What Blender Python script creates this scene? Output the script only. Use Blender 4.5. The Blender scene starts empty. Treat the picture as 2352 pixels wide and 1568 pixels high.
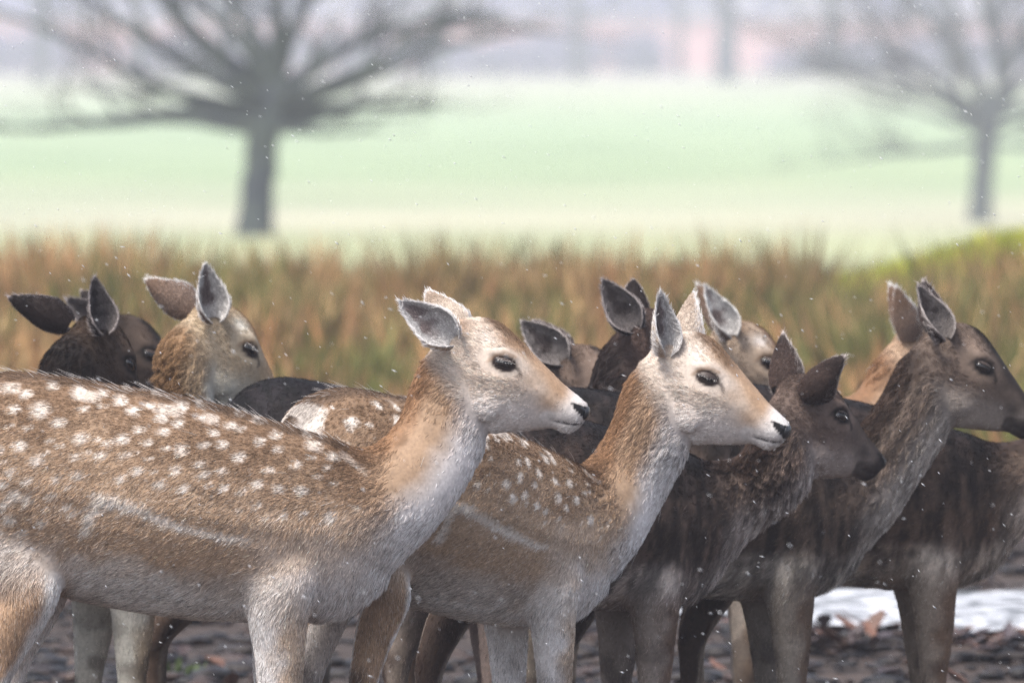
import bpy, math, random
import numpy as np
from mathutils import Vector, Matrix, kdtree

R = math.radians
random.seed(7)
rng = np.random.default_rng(11)
scene = bpy.context.scene
col = scene.collection

# ------------------------------------------------------------------ camera
# 300 mm lens, 15 m from the nearest deer.  Reference grid: 2352 x 1568.
FPX = 2352 * 300 / 36.0
CAM_H, PITCH = 1.5, 0.0369
cam_data = bpy.data.cameras.new('camera')
cam = bpy.data.objects.new('camera', cam_data)
col.objects.link(cam)
cam_data.lens = 300
cam_data.sensor_width = 36
cam_data.clip_start = 0.5
cam_data.clip_end = 3000
cam.location = (0, 0, CAM_H)
cam.rotation_euler = (math.pi / 2 - PITCH, 0, 0)
cam_data.dof.use_dof = True
cam_data.dof.focus_distance = 15.0
cam_data.dof.aperture_fstop = 6.6
cam_data.dof.aperture_blades = 9
scene.camera = cam

# ------------------------------------------------------------------ light
SUN_EL, SUN_AZ = R(60), R(222)
world = bpy.data.worlds.new('World')
scene.world = world
world.use_nodes = True
wn = world.node_tree.nodes
wl = world.node_tree.links
bg = wn['Background']
sky = wn.new('ShaderNodeTexSky')
sky.sky_type = 'NISHITA'
sky.sun_disc = False
sky.sun_elevation = SUN_EL
sky.sun_rotation = SUN_AZ
sky.air_density = 1.0
sky.dust_density = 3.0
sky.ozone_density = 1.0
hs = wn.new('ShaderNodeHueSaturation')          # cloud deck: the sky's light, greyed
hs.inputs['Saturation'].default_value = 0.62
wl.new(sky.outputs[0], hs.inputs['Color'])
wl.new(hs.outputs[0], bg.inputs['Color'])
bg.inputs['Strength'].default_value = 0.0716

sun_data = bpy.data.lights.new('sun', 'SUN')
sun_data.energy = 1.5
sun_data.angle = R(18)
sun_data.color = (1.0, 0.94, 0.86)
sun = bpy.data.objects.new('sun', sun_data)
col.objects.link(sun)
# sun_rotation is measured clockwise from +Y
sdir = Vector((math.sin(SUN_AZ) * math.cos(SUN_EL), math.cos(SUN_AZ) * math.cos(SUN_EL), math.sin(SUN_EL)))
sun.rotation_euler = (-sdir).to_track_quat('-Z', 'Y').to_euler()

scene.view_settings.view_transform = 'Standard'
scene.view_settings.look = 'None'
scene.view_settings.gamma = 1.0
scene.view_settings.use_curve_mapping = False
scene.view_settings.exposure = 1.82

scene.render.engine = 'CYCLES'
cy = scene.cycles
cy.max_bounces = 5
cy.diffuse_bounces = 3
cy.glossy_bounces = 2
cy.transmission_bounces = 2
cy.volume_bounces = 1
cy.use_adaptive_sampling = True
cy.adaptive_threshold = 0.015
cy.use_denoising = True
cy.denoising_prefilter = 'NONE'
cy.caustics_reflective = False
cy.caustics_refractive = False
scene.cycles_curves.shape = 'RIBBONS'
scene.cycles_curves.subdivisions = 2


# ------------------------------------------------------------------ helpers
def at(px, py, d):
    """world point seen at (px, py) of the 2352 x 1568 grid, d metres in front"""
    cx, cz = (px - 1176) / FPX, (784 - py) / FPX
    v = Vector((cx, math.cos(PITCH) + cz * math.sin(PITCH), -math.sin(PITCH) + cz * math.cos(PITCH)))
    return Vector((0, 0, CAM_H)) + v * (d / v.y)


def lin(r, g, b):
    f = lambda c: (c / 255 / 12.92) if c <= 10 else ((c / 255 + 0.055) / 1.055) ** 2.4
    return np.array([f(r), f(g), f(b)])


def sstep(a, b, x):
    t = np.clip((np.asarray(x, float) - a) / (b - a), 0, 1)
    return t * t * (3 - 2 * t)


def mix(a, b, t):
    t = np.asarray(t)[..., None]
    return a * (1 - t) + b * t


def hash3(i, j, k, s):
    h = (i * 374761393 + j * 668265263 + k * 2147483647 + s * 974634777) & 0xFFFFFFFF
    h = ((h ^ (h >> 13)) * 1274126177) & 0xFFFFFFFF
    return ((h ^ (h >> 16)) & 0xFFFFFF) / float(0xFFFFFF)


def noise(p, scale, seed=0):
    """value noise in 0..1 for an (n,3) array"""
    q = np.asarray(p) * scale + 100.0
    i = np.floor(q).astype(np.int64)
    f = q - i
    f = f * f * (3 - 2 * f)
    out = 0
    for dx in (0, 1):
        for dy in (0, 1):
            for dz in (0, 1):
                w = (f[:, 0] if dx else 1 - f[:, 0]) * (f[:, 1] if dy else 1 - f[:, 1]) * (f[:, 2] if dz else 1 - f[:, 2])
                out = out + w * hash3(i[:, 0] + dx, i[:, 1] + dy, i[:, 2] + dz, seed)
    return out


def unit(v):
    return v / np.maximum(np.linalg.norm(v, axis=-1, keepdims=True), 1e-9)


def seg_dist(px, py, poly):
    best = np.full(np.shape(px), 1e9)
    for (ax, ay), (bx, by) in zip(poly[:-1], poly[1:]):
        vx, vy = bx - ax, by - ay
        t = np.clip(((px - ax) * vx + (py - ay) * vy) / (vx * vx + vy * vy), 0, 1)
        best = np.minimum(best, np.hypot(px - ax - t * vx, py - ay - t * vy))
    return best


def mesh_obj(name, verts, faces, mat=None, parent=None, smooth=True, colors=None):
    me = bpy.data.meshes.new(name)
    me.from_pydata([tuple(v) for v in verts], [], [tuple(f) for f in faces])
    if smooth:
        me.polygons.foreach_set('use_smooth', np.ones(len(me.polygons), bool))
    if colors is not None:
        a = me.attributes.new('coat', 'FLOAT_COLOR', 'POINT')
        c = np.ones((len(verts), 4), np.float32)
        c[:, :3] = colors
        a.data.foreach_set('color', c.ravel())
    if mat:
        me.materials.append(mat)
    me.update()
    ob = bpy.data.objects.new(name, me)
    col.objects.link(ob)
    if parent:
        ob.parent = parent
    return ob


def tag(o, label=None, cat=None, group=None, kind=None):
    if label: o['label'] = label
    if cat: o['category'] = cat
    if group: o['group'] = group
    if kind: o['kind'] = kind
    return o


def empty(name, loc):
    o = bpy.data.objects.new(name, None)
    o.empty_display_size = 0.1
    col.objects.link(o)
    o.location = loc
    return o


def new_mat(name, rough=0.8, spec=0.3):
    m = bpy.data.materials.new(name)
    m.use_nodes = True
    nt = m.node_tree
    b = nt.nodes['Principled BSDF']
    b.inputs['Roughness'].default_value = rough
    b.inputs['Specular IOR Level'].default_value = spec
    return m, nt, b


def node(nt, kind, **kw):
    n = nt.nodes.new(kind)
    for k, v in kw.items():
        setattr(n, k, v)
    return n


def ramp(nt, fac, stops):
    r = nt.nodes.new('ShaderNodeValToRGB')
    el = r.color_ramp.elements
    while len(el) < len(stops):
        el.new(0.5)
    for e, (p, c) in zip(el, stops):
        e.position = p
        e.color = (*c, 1)
    nt.links.new(fac, r.inputs[0])
    return r.outputs[0]


def noise_tex(nt, scale, detail=4, coord=None, rough=0.55):
    n = nt.nodes.new('ShaderNodeTexNoise')
    n.inputs['Scale'].default_value = scale
    n.inputs['Detail'].default_value = detail
    n.inputs['Roughness'].default_value = rough
    if coord is not None:
        nt.links.new(coord, n.inputs['Vector'])
    return n.outputs['Fac']


def attr_color(nt, name='coat'):
    a = nt.nodes.new('ShaderNodeAttribute')
    a.attribute_name = name
    return a.outputs['Color']


def mul(nt, c, fac_socket):
    m = nt.nodes.new('ShaderNodeMix')
    m.data_type = 'RGBA'
    m.blend_type = 'MULTIPLY'
    m.inputs['Factor'].default_value = 1
    nt.links.new(c, m.inputs['A'])
    nt.links.new(fac_socket, m.inputs['B'])
    return m.outputs['Result']


# ------------------------------------------------------------------ materials
def mat_hide():
    m, nt, b = new_mat('hide', 0.75, 0.2)
    geo = nt.nodes.new('ShaderNodeTexCoord')
    g = ramp(nt, noise_tex(nt, 160, 3, geo.outputs['Object']), [(0.25, (0.72,) * 3), (0.75, (1.1,) * 3)])
    nt.links.new(mul(nt, attr_color(nt), g), b.inputs['Base Color'])
    return m


def mat_fur():
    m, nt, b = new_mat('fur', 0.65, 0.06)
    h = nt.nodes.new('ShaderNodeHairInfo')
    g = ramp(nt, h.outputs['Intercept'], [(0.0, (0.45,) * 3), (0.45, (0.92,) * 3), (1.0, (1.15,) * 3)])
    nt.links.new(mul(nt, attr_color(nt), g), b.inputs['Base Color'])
    return m


def mat_plain(name, c, rough=0.6, spec=0.4, bump=None, coat=0.0):
    m, nt, b = new_mat(name, rough, spec)
    tc = nt.nodes.new('ShaderNodeTexCoord')
    f = noise_tex(nt, bump or 40, 4, tc.outputs['Object'])
    c = np.array(c)
    nt.links.new(ramp(nt, f, [(0.3, tuple(c * 0.75)), (0.7, tuple(np.minimum(c * 1.2, 1)))]), b.inputs['Base Color'])
    if bump:
        bp = nt.nodes.new('ShaderNodeBump')
        bp.inputs['Strength'].default_value = 0.4
        bp.inputs['Distance'].default_value = 0.002
        nt.links.new(f, bp.inputs['Height'])
        nt.links.new(bp.outputs[0], b.inputs['Normal'])
    b.inputs['Coat Weight'].default_value = coat
    b.inputs['Coat Roughness'].default_value = 0.05
    return m


M_HIDE = mat_hide()
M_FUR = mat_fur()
M_EYE = mat_plain('eye_dark', (0.012, 0.009, 0.008), 0.08, 0.5, coat=1.0)
M_LID = mat_plain('eyelid_skin', (0.05, 0.035, 0.03), 0.5, 0.4)
M_NOSE = mat_plain('nose_skin', (0.012, 0.012, 0.015), 0.28, 0.5, bump=700, coat=0.3)
M_HOOF = mat_plain('hoof_horn', (0.03, 0.025, 0.022), 0.5, 0.4, bump=120)

# ------------------------------------------------------------------ terrain
def terrain(x, y):
    x = np.asarray(x, float)
    y = np.asarray(y, float)
    z = np.interp(y, [-100, 52, 62, 96, 190, 215, 500, 620, 1400], [0, 0, -.10, -.86, -2.88, -2.95, -1.18, 1.0, 16])
    z = z + 0.36 * np.exp(-(((x - 2.75) / 0.95) ** 2) - ((y - 42.5) / 2.2) ** 2)
    return z


def build_ground():
    ys = np.concatenate([np.linspace(-40, 14, 10), np.linspace(14.5, 30, 50), np.linspace(31, 60, 30),
                         np.linspace(62, 240, 45), np.linspace(250, 640, 30), np.linspace(680, 1400, 12)])
    t = np.linspace(-1, 1, 81)
    xs = np.sign(t) * (np.abs(t) ** 3) * 1200
    X, Y = np.meshgrid(xs, ys)
    Z = terrain(X, Y)
    near = (1 - sstep(26, 34, Y))
    pts = np.stack([X, Y, Z], -1).reshape(-1, 3)
    Z = Z.reshape(-1) + near.reshape(-1) * (noise(pts * [1, 1, 0], 1.3, 3) - 0.5) * 0.05
    pts[:, 2] = Z
    nx, ny = len(xs), len(ys)
    faces = [(j * nx + i, j * nx + i + 1, (j + 1) * nx + i + 1, (j + 1) * nx + i) for j in range(ny - 1) for i in range(nx - 1)]
    m, nt, b = new_mat('ground', 0.9, 0.3)
    geo = nt.nodes.new('ShaderNodeNewGeometry')
    sep = nt.nodes.new('ShaderNodeSeparateXYZ')
    nt.links.new(geo.outputs['Position'], sep.inputs[0])
    P = geo.outputs['Position']
    mud = ramp(nt, noise_tex(nt, 6, 6, P, 0.65), [(0.25, (0.018, 0.014, 0.013)), (0.5, (0.05, 0.038, 0.034)), (0.78, (0.12, 0.085, 0.07))])
    rough_g = ramp(nt, noise_tex(nt, 1.5, 5, P), [(0.3, (0.07, 0.075, 0.025)), (0.5, (0.11, 0.10, 0.035)), (0.7, (0.19, 0.14, 0.06))])
    # pasture: green with paler, drier stretches running across it
    mp = nt.nodes.new('ShaderNodeMapping')
    mp.inputs['Scale'].default_value = (0.06, 0.05, 0.0)
    nt.links.new(P, mp.inputs['Vector'])
    wob = noise_tex(nt, 1.0, 3, mp.outputs[0])
    mad = nt.nodes.new('ShaderNodeMath')
    mad.operation = 'MULTIPLY_ADD'
    mad.inputs[1].default_value = 70
    nt.links.new(wob, mad.inputs[0])
    nt.links.new(sep.outputs['Y'], mad.inputs[2])
    mr0 = nt.nodes.new('ShaderNodeMapRange')
    mr0.inputs['From Min'].default_value = 60 + 35
    mr0.inputs['From Max'].default_value = 500 + 35
    nt.links.new(mad.outputs[0], mr0.inputs['Value'])
    cream, mint = (.38, .37, .26), (.24, .32, .155)
    field = ramp(nt, mr0.outputs[0], [(0, (.34, .37, .22)), (.30, cream), (.42, mint), (.62, (.27, .36, .20)), (.80, (.34, .37, .25)), (1, (.38, .34, .32))])

    mott = ramp(nt, noise_tex(nt, .11, 4, P), [(.3, (.78, .84, .74)), (.5, (1, 1, 1)), (.7, (1.15, 1.10, 1.06))])
    field = mul(nt, field, mott)

    def ymix(a, c, y0, y1):
        mr = nt.nodes.new('ShaderNodeMapRange')
        mr.interpolation_type = 'SMOOTHSTEP'
        mr.inputs['From Min'].default_value = y0
        mr.inputs['From Max'].default_value = y1
        nt.links.new(sep.outputs['Y'], mr.inputs['Value'])
        mm = nt.nodes.new('ShaderNodeMix')
        mm.data_type = 'RGBA'
        nt.links.new(mr.outputs[0], mm.inputs['Factor'])
        nt.links.new(a, mm.inputs['A'])
        nt.links.new(c, mm.inputs['B'])
        return mm.outputs['Result']
    c = ymix(mud, rough_g, 25, 29)
    c = ymix(c, field, 46, 60)
    nt.links.new(c, b.inputs['Base Color'])
    bp = nt.nodes.new('ShaderNodeBump')
    bp.inputs['Strength'].default_value = 0.8
    bp.inputs['Distance'].default_value = 0.04
    nt.links.new(noise_tex(nt, 14, 5, P, 0.65), bp.inputs['Height'])
    nt.links.new(bp.outputs[0], b.inputs['Normal'])
    mesh_obj('ground', pts, faces, m)['kind'] = 'structure'


build_ground()


def gz(x, y):
    p = np.array([[x, y, 0.0]])
    n = (1 - sstep(26, 34, y)) * (noise(p, 1.3, 3)[0] - 0.5) * 0.05
    return float(terrain(x, y) + n)


# ------------------------------------------------------------------ mud, puddle, litter
def lump_mesh(name, items, mat, ico=1):
    """many small lumps in one sheet of litter; items: (x, y, z, rx, ry, rz, rot, colour)"""
    base = [(0, 0, 1), (.894, 0, .447), (.276, .851, .447), (-.724, .526, .447), (-.724, -.526, .447), (.276, -.851, .447),
            (.724, .526, -.447), (-.276, .851, -.447), (-.894, 0, -.447), (-.276, -.851, -.447), (.724, -.526, -.447), (0, 0, -1)]
    tri = [(0, 1, 2), (0, 2, 3), (0, 3, 4), (0, 4, 5), (0, 5, 1), (1, 6, 2), (2, 7, 3), (3, 8, 4), (4, 9, 5), (5, 10, 1),
           (6, 7, 2), (7, 8, 3), (8, 9, 4), (9, 10, 5), (10, 6, 1), (11, 7, 6), (11, 8, 7), (11, 9, 8), (11, 10, 9), (11, 6, 10)]
    B = np.array(base)
    V, F, C = [], [], []
    for k, (x, y, z, rx, ry, rz, rot, c) in enumerate(items):
        b = B * (0.75 + 0.5 * rng.random((12, 1))) * [rx, ry, rz]
        cr, sr = math.cos(rot), math.sin(rot)
        V.append(np.stack([b[:, 0] * cr - b[:, 1] * sr + x, b[:, 0] * sr + b[:, 1] * cr + y, b[:, 2] + z], -1))
        F.extend([tuple(i + 12 * k for i in t) for t in tri])
        C.append(np.repeat(np.array(c)[None], 12, 0))
    return mesh_obj(name, np.concatenate(V), F, mat, None, True, np.concatenate(C))


def mat_attr(name, rough, spec, scale, bump=0.5):
    m, nt, b = new_mat(name, rough, spec)
    geo = nt.nodes.new('ShaderNodeNewGeometry')
    f = noise_tex(nt, scale, 4, geo.outputs['Position'])
    g = ramp(nt, f, [(0.3, (0.7,) * 3), (0.7, (1.25,) * 3)])
    nt.links.new(mul(nt, attr_color(nt), g), b.inputs['Base Color'])
    bp = nt.nodes.new('ShaderNodeBump')
    bp.inputs['Strength'].default_value = bump
    bp.inputs['Distance'].default_value = 0.02
    nt.links.new(f, bp.inputs['Height'])
    nt.links.new(bp.outputs[0], b.inputs['Normal'])
    return m


PUDDLES = [(1.15, 21.55, .72, .72, 1), (2.35, 21.2, .75, .85, 2), (0.30, 21.7, .42, .5, 3), (-2.6, 21.6, .5, .3, 4)]


def in_puddle(x, y, grow_=1.0):
    return any(((x - a) / (rx * grow_)) ** 2 + ((y - b) / (ry * grow_)) ** 2 < 1 for a, b, rx, ry, s in PUDDLES)


def build_mud():
    mw, nt, b = new_mat('puddle_sky_white', 0.3, 0.5)
    geo = nt.nodes.new('ShaderNodeNewGeometry')
    mp = nt.nodes.new('ShaderNodeMapping')
    mp.inputs['Scale'].default_value = (9, 7, 1)
    nt.links.new(geo.outputs['Position'], mp.inputs['Vector'])
    f = noise_tex(nt, 1.0, 5, mp.outputs[0], .6)
    nt.links.new(ramp(nt, f, [(.43, (.05, .045, .045)), (.50, (.33, .33, .36)), (.60, (.80, .81, .86))]), b.inputs['Base Color'])  # painted white stands in for bright sky reflected in the slushy puddle
    bp = nt.nodes.new('ShaderNodeBump')
    bp.inputs['Strength'].default_value = 0.6
    bp.inputs['Distance'].default_value = 0.02
    nt.links.new(f, bp.inputs['Height'])
    nt.links.new(bp.outputs[0], b.inputs['Normal'])
    for (a, c, rx, ry, s) in PUDDLES:
        n = 48
        th = np.linspace(0, 2 * np.pi, n, endpoint=False)
        rr = 1 + 0.28 * np.sin(3 * th + s) + 0.16 * np.sin(5 * th + 2 * s) + 0.08 * np.sin(11 * th + s)
        V = [(a + rx * q * math.cos(t), c + ry * q * math.sin(t), 0.036) for q, t in zip(rr, th)] + [(a, c, 0.036)]
        F = [(n, i, (i + 1) % n) for i in range(n)]
        mesh_obj('puddle_water', V, F, mw, None, False)['kind'] = 'structure'
    pal = [lin(34, 28, 27), lin(44, 36, 34), lin(24, 21, 22), lin(66, 52, 47), lin(38, 34, 36)]
    it = []
    for k in range(8000):
        y = 17.5 + 8.5 * rng.random()
        x = (rng.random() - .5) * 2 * (1.9 + 0.08 * y)
        if in_puddle(x, y, 1.05) and rng.random() < .75:
            continue
        r = .009 + .034 * rng.random() ** 2.5
        it.append((x, y, gz(x, y) + r * .25, r * (1 + 1.4 * rng.random()), r * (1 + .6 * rng.random()), r * (.30 + .3 * rng.random()), rng.random() * 3.1, pal[rng.integers(len(pal))] * (0.7 + .6 * rng.random())))
    tag(lump_mesh('mud', it, mat_attr('wet_mud', 0.45, 0.35, 60)), 'trampled wet mud clods under the herd', 'mud', kind='stuff')
    # fallen leaves: curled oval blades
    pal = [lin(98, 68, 54), lin(70, 52, 48), lin(104, 78, 66), lin(58, 48, 49), lin(90, 76, 75), lin(74, 65, 69)]
    V, F, C = [], [], []
    for k in range(900):
        y = 17.5 + 8 * rng.random()
        x = (rng.random() - .5) * 2 * (1.9 + 0.08 * y)
        if k < 260:                                   # drift along the puddle's near bank
            x = 0.6 + 2.6 * rng.random()
            y = 20.35 + 0.10 * rng.standard_normal() - 0.05 * x
        elif in_puddle(x, y, 1.1):
            continue
        L, W = .025 + .025 * rng.random(), .012 + .014 * rng.random()
        a = rng.random() * 6.28
        tl = rng.random(2) * .9 - .2
        q = np.array([(-1, 0, .25), (-.4, -.9, .1), (.4, -.8, .05), (1, 0, .35), (.4, .8, .2), (-.4, .9, .2), (0, 0, -.05)]) * [L, W, .02]
        q[:, 2] += q[:, 0] * tl[0] + np.abs(q[:, 1]) * tl[1]
        ca, sa = math.cos(a), math.sin(a)
        o = len(V) * 7
        V.append(np.stack([q[:, 0] * ca - q[:, 1] * sa + x, q[:, 0] * sa + q[:, 1] * ca + y, q[:, 2] + gz(x, y) + .03 + .03 * rng.random()], -1))
        F.extend([(o + 6, o + i, o + (i + 1) % 6) for i in range(6)])
        C.append(np.repeat((pal[rng.integers(len(pal))] * (0.6 + .7 * rng.random()))[None], 7, 0))
    tag(mesh_obj('fallen_leaves', np.concatenate(V), F, mat_attr('wet_leaf', .4, .5, 90), None, True, np.concatenate(C)),
        'brown fallen leaves trodden into the mud', 'leaves', kind='stuff')


build_mud()


# ------------------------------------------------------------------ rushes
def blades(name, tufts, mat):
    V, F, C = [], [], []
    n = 0
    for (x, y, h, rad, nb, c1, c2) in tufts:
        z = gz(x, y)
        for b in range(nb):
            a = rng.random() * 6.283
            rr = rad * math.sqrt(rng.random())
            bx, by = x + rr * math.cos(a), y + rr * math.sin(a)
            hh = h * (.55 + .55 * rng.random())
            lean = (.10 + .45 * rng.random() * rr / max(rad, 1e-3)) * hh
            dx, dy = lean * math.cos(a + rng.normal() * .5), lean * math.sin(a + rng.normal() * .5)
            w = .006 + .008 * rng.random()
            wa = rng.random() * 3.14
            wx, wy = w * math.cos(wa), w * math.sin(wa)
            V += [(bx - wx, by - wy, z - .02), (bx + wx, by + wy, z - .02), (bx - wx * .8 + dx * .4, by - wy * .8 + dy * .4, z + hh * .6),
                  (bx + wx * .8 + dx * .4, by + wy * .8 + dy * .4, z + hh * .6), (bx + dx, by + dy, z + hh)]
            F += [(n, n + 1, n + 3, n + 2), (n + 2, n + 3, n + 4)]
            c = (c1 + (c2 - c1) * rng.random()) * (.7 + .6 * rng.random())
            C += [c, c, c, c, c]
            n += 5
    return mesh_obj(name, V, F, mat, None, False, np.array(C))


def build_rushes():
    orange, straw, olive, green, brown = lin(166, 120, 80), lin(172, 146, 104), lin(108, 100, 54), lin(92, 100, 50), lin(120, 92, 64)
    T = []
    for k in range(1500):
        y = 27.5 + 13.5 * rng.random() ** .8
        x = (rng.random() - .5) * 2 * (3.4 + .06 * y)
        q = .5 + .9 * (noise(np.array([[x, y * .35, 0.0]]), 1.6, 77)[0] - .5) + .20 * rng.standard_normal()
        side = x / y * FPX + 1176
        if q > .62:
            c1, c2, h = orange, straw, .46
        elif q > .50:
            c1, c2, h = brown, orange, .42
        elif q > .40:
            c1, c2, h = olive, straw, .42
        else:
            c1, c2, h = olive, green, .46
        h *= .55 + .75 * noise(np.array([[x * 2.0, y * .3, 3.0]]), 1.0, 78)[0]
        h *= .55 + .45 * float(sstep(27, 35, y))
        h *= 1.12 - .12 * float(sstep(400, 1500, side))
        if y > 39.5 and math.exp(-(((x - 2.75) / 0.95) ** 2)) > .15:
            continue
        T.append((x, y, h * (1.0 if x < 1.3 else 1.0), .10 + .10 * rng.random(), 34, c1, c2))
    for k in range(34):                                # scattered taller tufts that break the top line
        px = rng.random() * 2352
        y = 37 + 4 * rng.random()
        if px > 1900:
            continue
        T.append(((px - 1176) / FPX * y, y, .50 + .10 * rng.random(), .13, 46, olive, orange if rng.random() < .5 else brown))
    tag(blades('rushes', T, mat_attr('dead_rush', .75, .3, 30, .1)), 'belt of orange and olive rushes behind the herd', 'rushes', kind='stuff')
    G = []
    for k in range(1300):                               # fresh grass on the bank
        x = 2.5 + .8 * rng.standard_normal()
        y = 42.6 + 1.3 * rng.standard_normal()
        G.append((x, y, .10 + .07 * rng.random(), .12, 22, lin(146, 160, 48), lin(182, 180, 74)))
    for k in range(420):                               # grazed turf between mud and rushes
        y = 24.5 + 5 * rng.random()
        x = (rng.random() - .5) * 2 * (1.8 + .06 * y)
        G.append((x, y, .06 + .06 * rng.random(), .12, 22, lin(96, 120, 40), lin(130, 140, 70)))
    for (px, py) in ((1390, 0), (410, 1556)):
        if not py:
            continue
        y = CAM_H * FPX / (py - 60)
        G.append(((px - 1176) / FPX * y, y, .05, .05, 14, lin(60, 76, 40), lin(84, 96, 58)))
    tag(blades('grass', G, mat_attr('grass_blade', .7, .3, 20, .1)), 'short green grass on the bank and between the puddles', 'grass', kind='stuff')


build_rushes()


# ------------------------------------------------------------------ trees
class Wood:
    def __init__(self):
        self.V, self.F = [], []

    def tube(self, pts, rads, n=6):
        pts = np.array(pts)
        o = len(self.V)
        tg = np.gradient(pts, axis=0)
        for p, t, r in zip(pts, tg, rads):
            t = t / (np.linalg.norm(t) + 1e-9)
            u = np.cross(t, [0.3, 0.9, 0.1]); u /= np.linalg.norm(u) + 1e-9
            w = np.cross(t, u)
            for k in range(n):
                a = 2 * math.pi * k / n
                self.V.append(p + r * (u * math.cos(a) + w * math.sin(a)))
        for i in range(len(pts) - 1):
            for k in range(n):
                a, b = o + i * n + k, o + i * n + (k + 1) % n
                self.F.append((a, b, b + n, a + n))


def limb(rs, start, dirn, length, r0, wood, crown, depth, droop=0.0, nseg=7, twig=1.0):
    p = np.array(start, float)
    d = unit(np.array(dirn, float))
    pts, rads = [p.copy()], [r0]
    for i in range(nseg):
        d = unit(d + (.13 if depth == 0 else .22) * rs.standard_normal(3) * [1, 1, .8] + np.array([0, 0, -droop]))
        d[2] = max(d[2], -.12)
        p = p + d * length / nseg
        pts.append(p.copy())
        rads.append(r0 * (1 - .75 * (i + 1) / nseg))
    (wood if depth < 2 else crown).tube(pts, rads, 6 if depth < 2 else 3)
    if depth >= 3:
        return
    nb = {0: 6, 1: 6, 2: 4}[depth]
    nb = int(nb * (twig if depth >= 1 else 1))
    for b in range(nb):
        t = .25 + .75 * (b + rs.random()) / nb
        i = min(int(t * nseg), nseg - 1)
        q = pts[i] + (pts[i + 1] - pts[i]) * (t * nseg - i)
        dd = unit(pts[i + 1] - pts[i])
        nd = unit(dd + .95 * unit(rs.standard_normal(3)) + [0, 0, .2])
        if nd[2] < -.25:
            nd[2] *= -.6
        limb(rs, q, nd, length * (.30 + .25 * rs.random()), rads[i] * .45, wood, crown, depth + 1, droop * .6, 4 if depth > 1 else 5, twig)


def bark(name, c1, c2):
    m, nt, b = new_mat(name, .9, .2)
    geo = nt.nodes.new('ShaderNodeNewGeometry')
    f = noise_tex(nt, 3.0, 5, geo.outputs['Position'])
    nt.links.new(ramp(nt, f, [(.35, tuple(c1)), (.65, tuple(c2))]), b.inputs['Base Color'])
    return m


M_BARK = bark('bark', (.038, .046, .058), (.070, .088, .074))
M_TWIG = bark('twig_bark', (.03, .028, .028), (.05, .05, .032))
M_FARBARK = bark('far_bark', (.030, .030, .045), (.055, .05, .06))


def tree(label, seed, trunk_px, d, limbs, r0, twig=1.0, mats=(M_BARK, M_TWIG), group='bare parkland trees'):
    """trunk_px: list of grid points from base to top; limbs: (start index fraction, end px, end py, depth offset, radius)"""
    rs = np.random.default_rng(seed)
    b = at(*trunk_px[0], d)
    gzv = gz(b.x, d)
    root = empty('bare_tree', (b.x, d, gzv))
    org = np.array([b.x, d, gzv])
    wood, crown = Wood(), Wood()
    tp = np.array([at(px, py, d) for px, py in trunk_px])
    tp[0, 2] = gzv - .1
    fine = [tp[0]]
    for a, c in zip(tp[:-1], tp[1:]):
        for k in range(1, 4):
            fine.append(a + (c - a) * k / 3 + .012 * rs.standard_normal(3) * [1, 1, 0])
    fine = np.array(fine)
    rr = r0 * np.interp(np.linspace(0, 1, len(fine)), [0, .12, .7, 1], [1.35, 1.0, .95, .55])
    wood.tube(fine - org, rr, 10)
    for (fr, ex, ey, dy, lr) in limbs:
        i = min(int(fr * (len(fine) - 1)), len(fine) - 1)
        s = fine[i]
        e = np.array(at(ex, ey, d)) + [0, dy, 0]
        v = e - s
        limb(rs, s - org, v + np.array([0, 0, .12 * np.linalg.norm(v)]), np.linalg.norm(v), lr, wood, crown, 0, .03 if ey > 60 else 0.0, 8, twig)
    mesh_obj('trunk', wood.V, wood.F, mats[0], root)
    mesh_obj('crown', crown.V, crown.F, mats[1], root)
    tag(root, label, 'tree', group)
    return root


tree('wide-limbed mossy bare tree rising from behind the rushes', 5, [(585, 545), (592, 420), (605, 330), (622, 240), (640, 170)], 96,
     [(.60, -60, 255, -.3, 0.094), (.62, 120, 262, .6, 0.068), (.70, -80, 170, .3, 0.102), (.80, 60, 90, -.6, 0.094), (.85, 180, -60, .5, 0.102), (.9, 330, -160, -.4, 0.102),
      (.97, 520, -220, .4, 0.102), (1, 640, -260, -.5, 0.119), (1, 760, -240, .5, 0.102), (.95, 880, -150, -.5, 0.102), (.9, 1020, -60, .5, 0.102), (.85, 1120, 40, -.4, 0.094),
      (.8, 1230, 130, .4, 0.094), (.75, 1260, 235, -.4, 0.085), (.66, 1120, 290, .3, 0.068), (.62, 900, 300, -.5, 0.051), (.72, 1000, 180, .9, 0.076), (.78, 250, 40, .9, 0.076),
      (.82, 420, 130, -1.2, 0.068), (.82, 860, 150, -1.2, 0.068)], .195, 1.0)
tree('blue-grey bare tree fading in the mist, crown spilling past the picture edge', 8, [(2252, 512), (2256, 420), (2262, 330), (2275, 270), (2300, 200)], 190,
     [(.55, 1880, 300, 1.2, 0.098), (.62, 1830, 160, -1, 0.117), (.75, 1780, 60, 1, 0.137), (.8, 1880, -120, -1, 0.137), (.9, 2040, -220, 1, 0.156), (1, 2200, -300, -1, 0.156),
      (1, 2360, -280, 1, 0.156), (.95, 2520, -160, -1, 0.156), (.85, 2640, 0, 1, 0.156), (.75, 2720, 150, -1, 0.137), (.6, 2640, 290, 1, 0.098), (.65, 2000, 240, 2, 0.098),
      (.7, 2080, 120, -2, 0.098), (.8, 2150, 20, 2, 0.098), (.8, 2420, 60, 2, 0.098), (.58, 2450, 330, -1.5, 0.078)], .26, 2.3)


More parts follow.
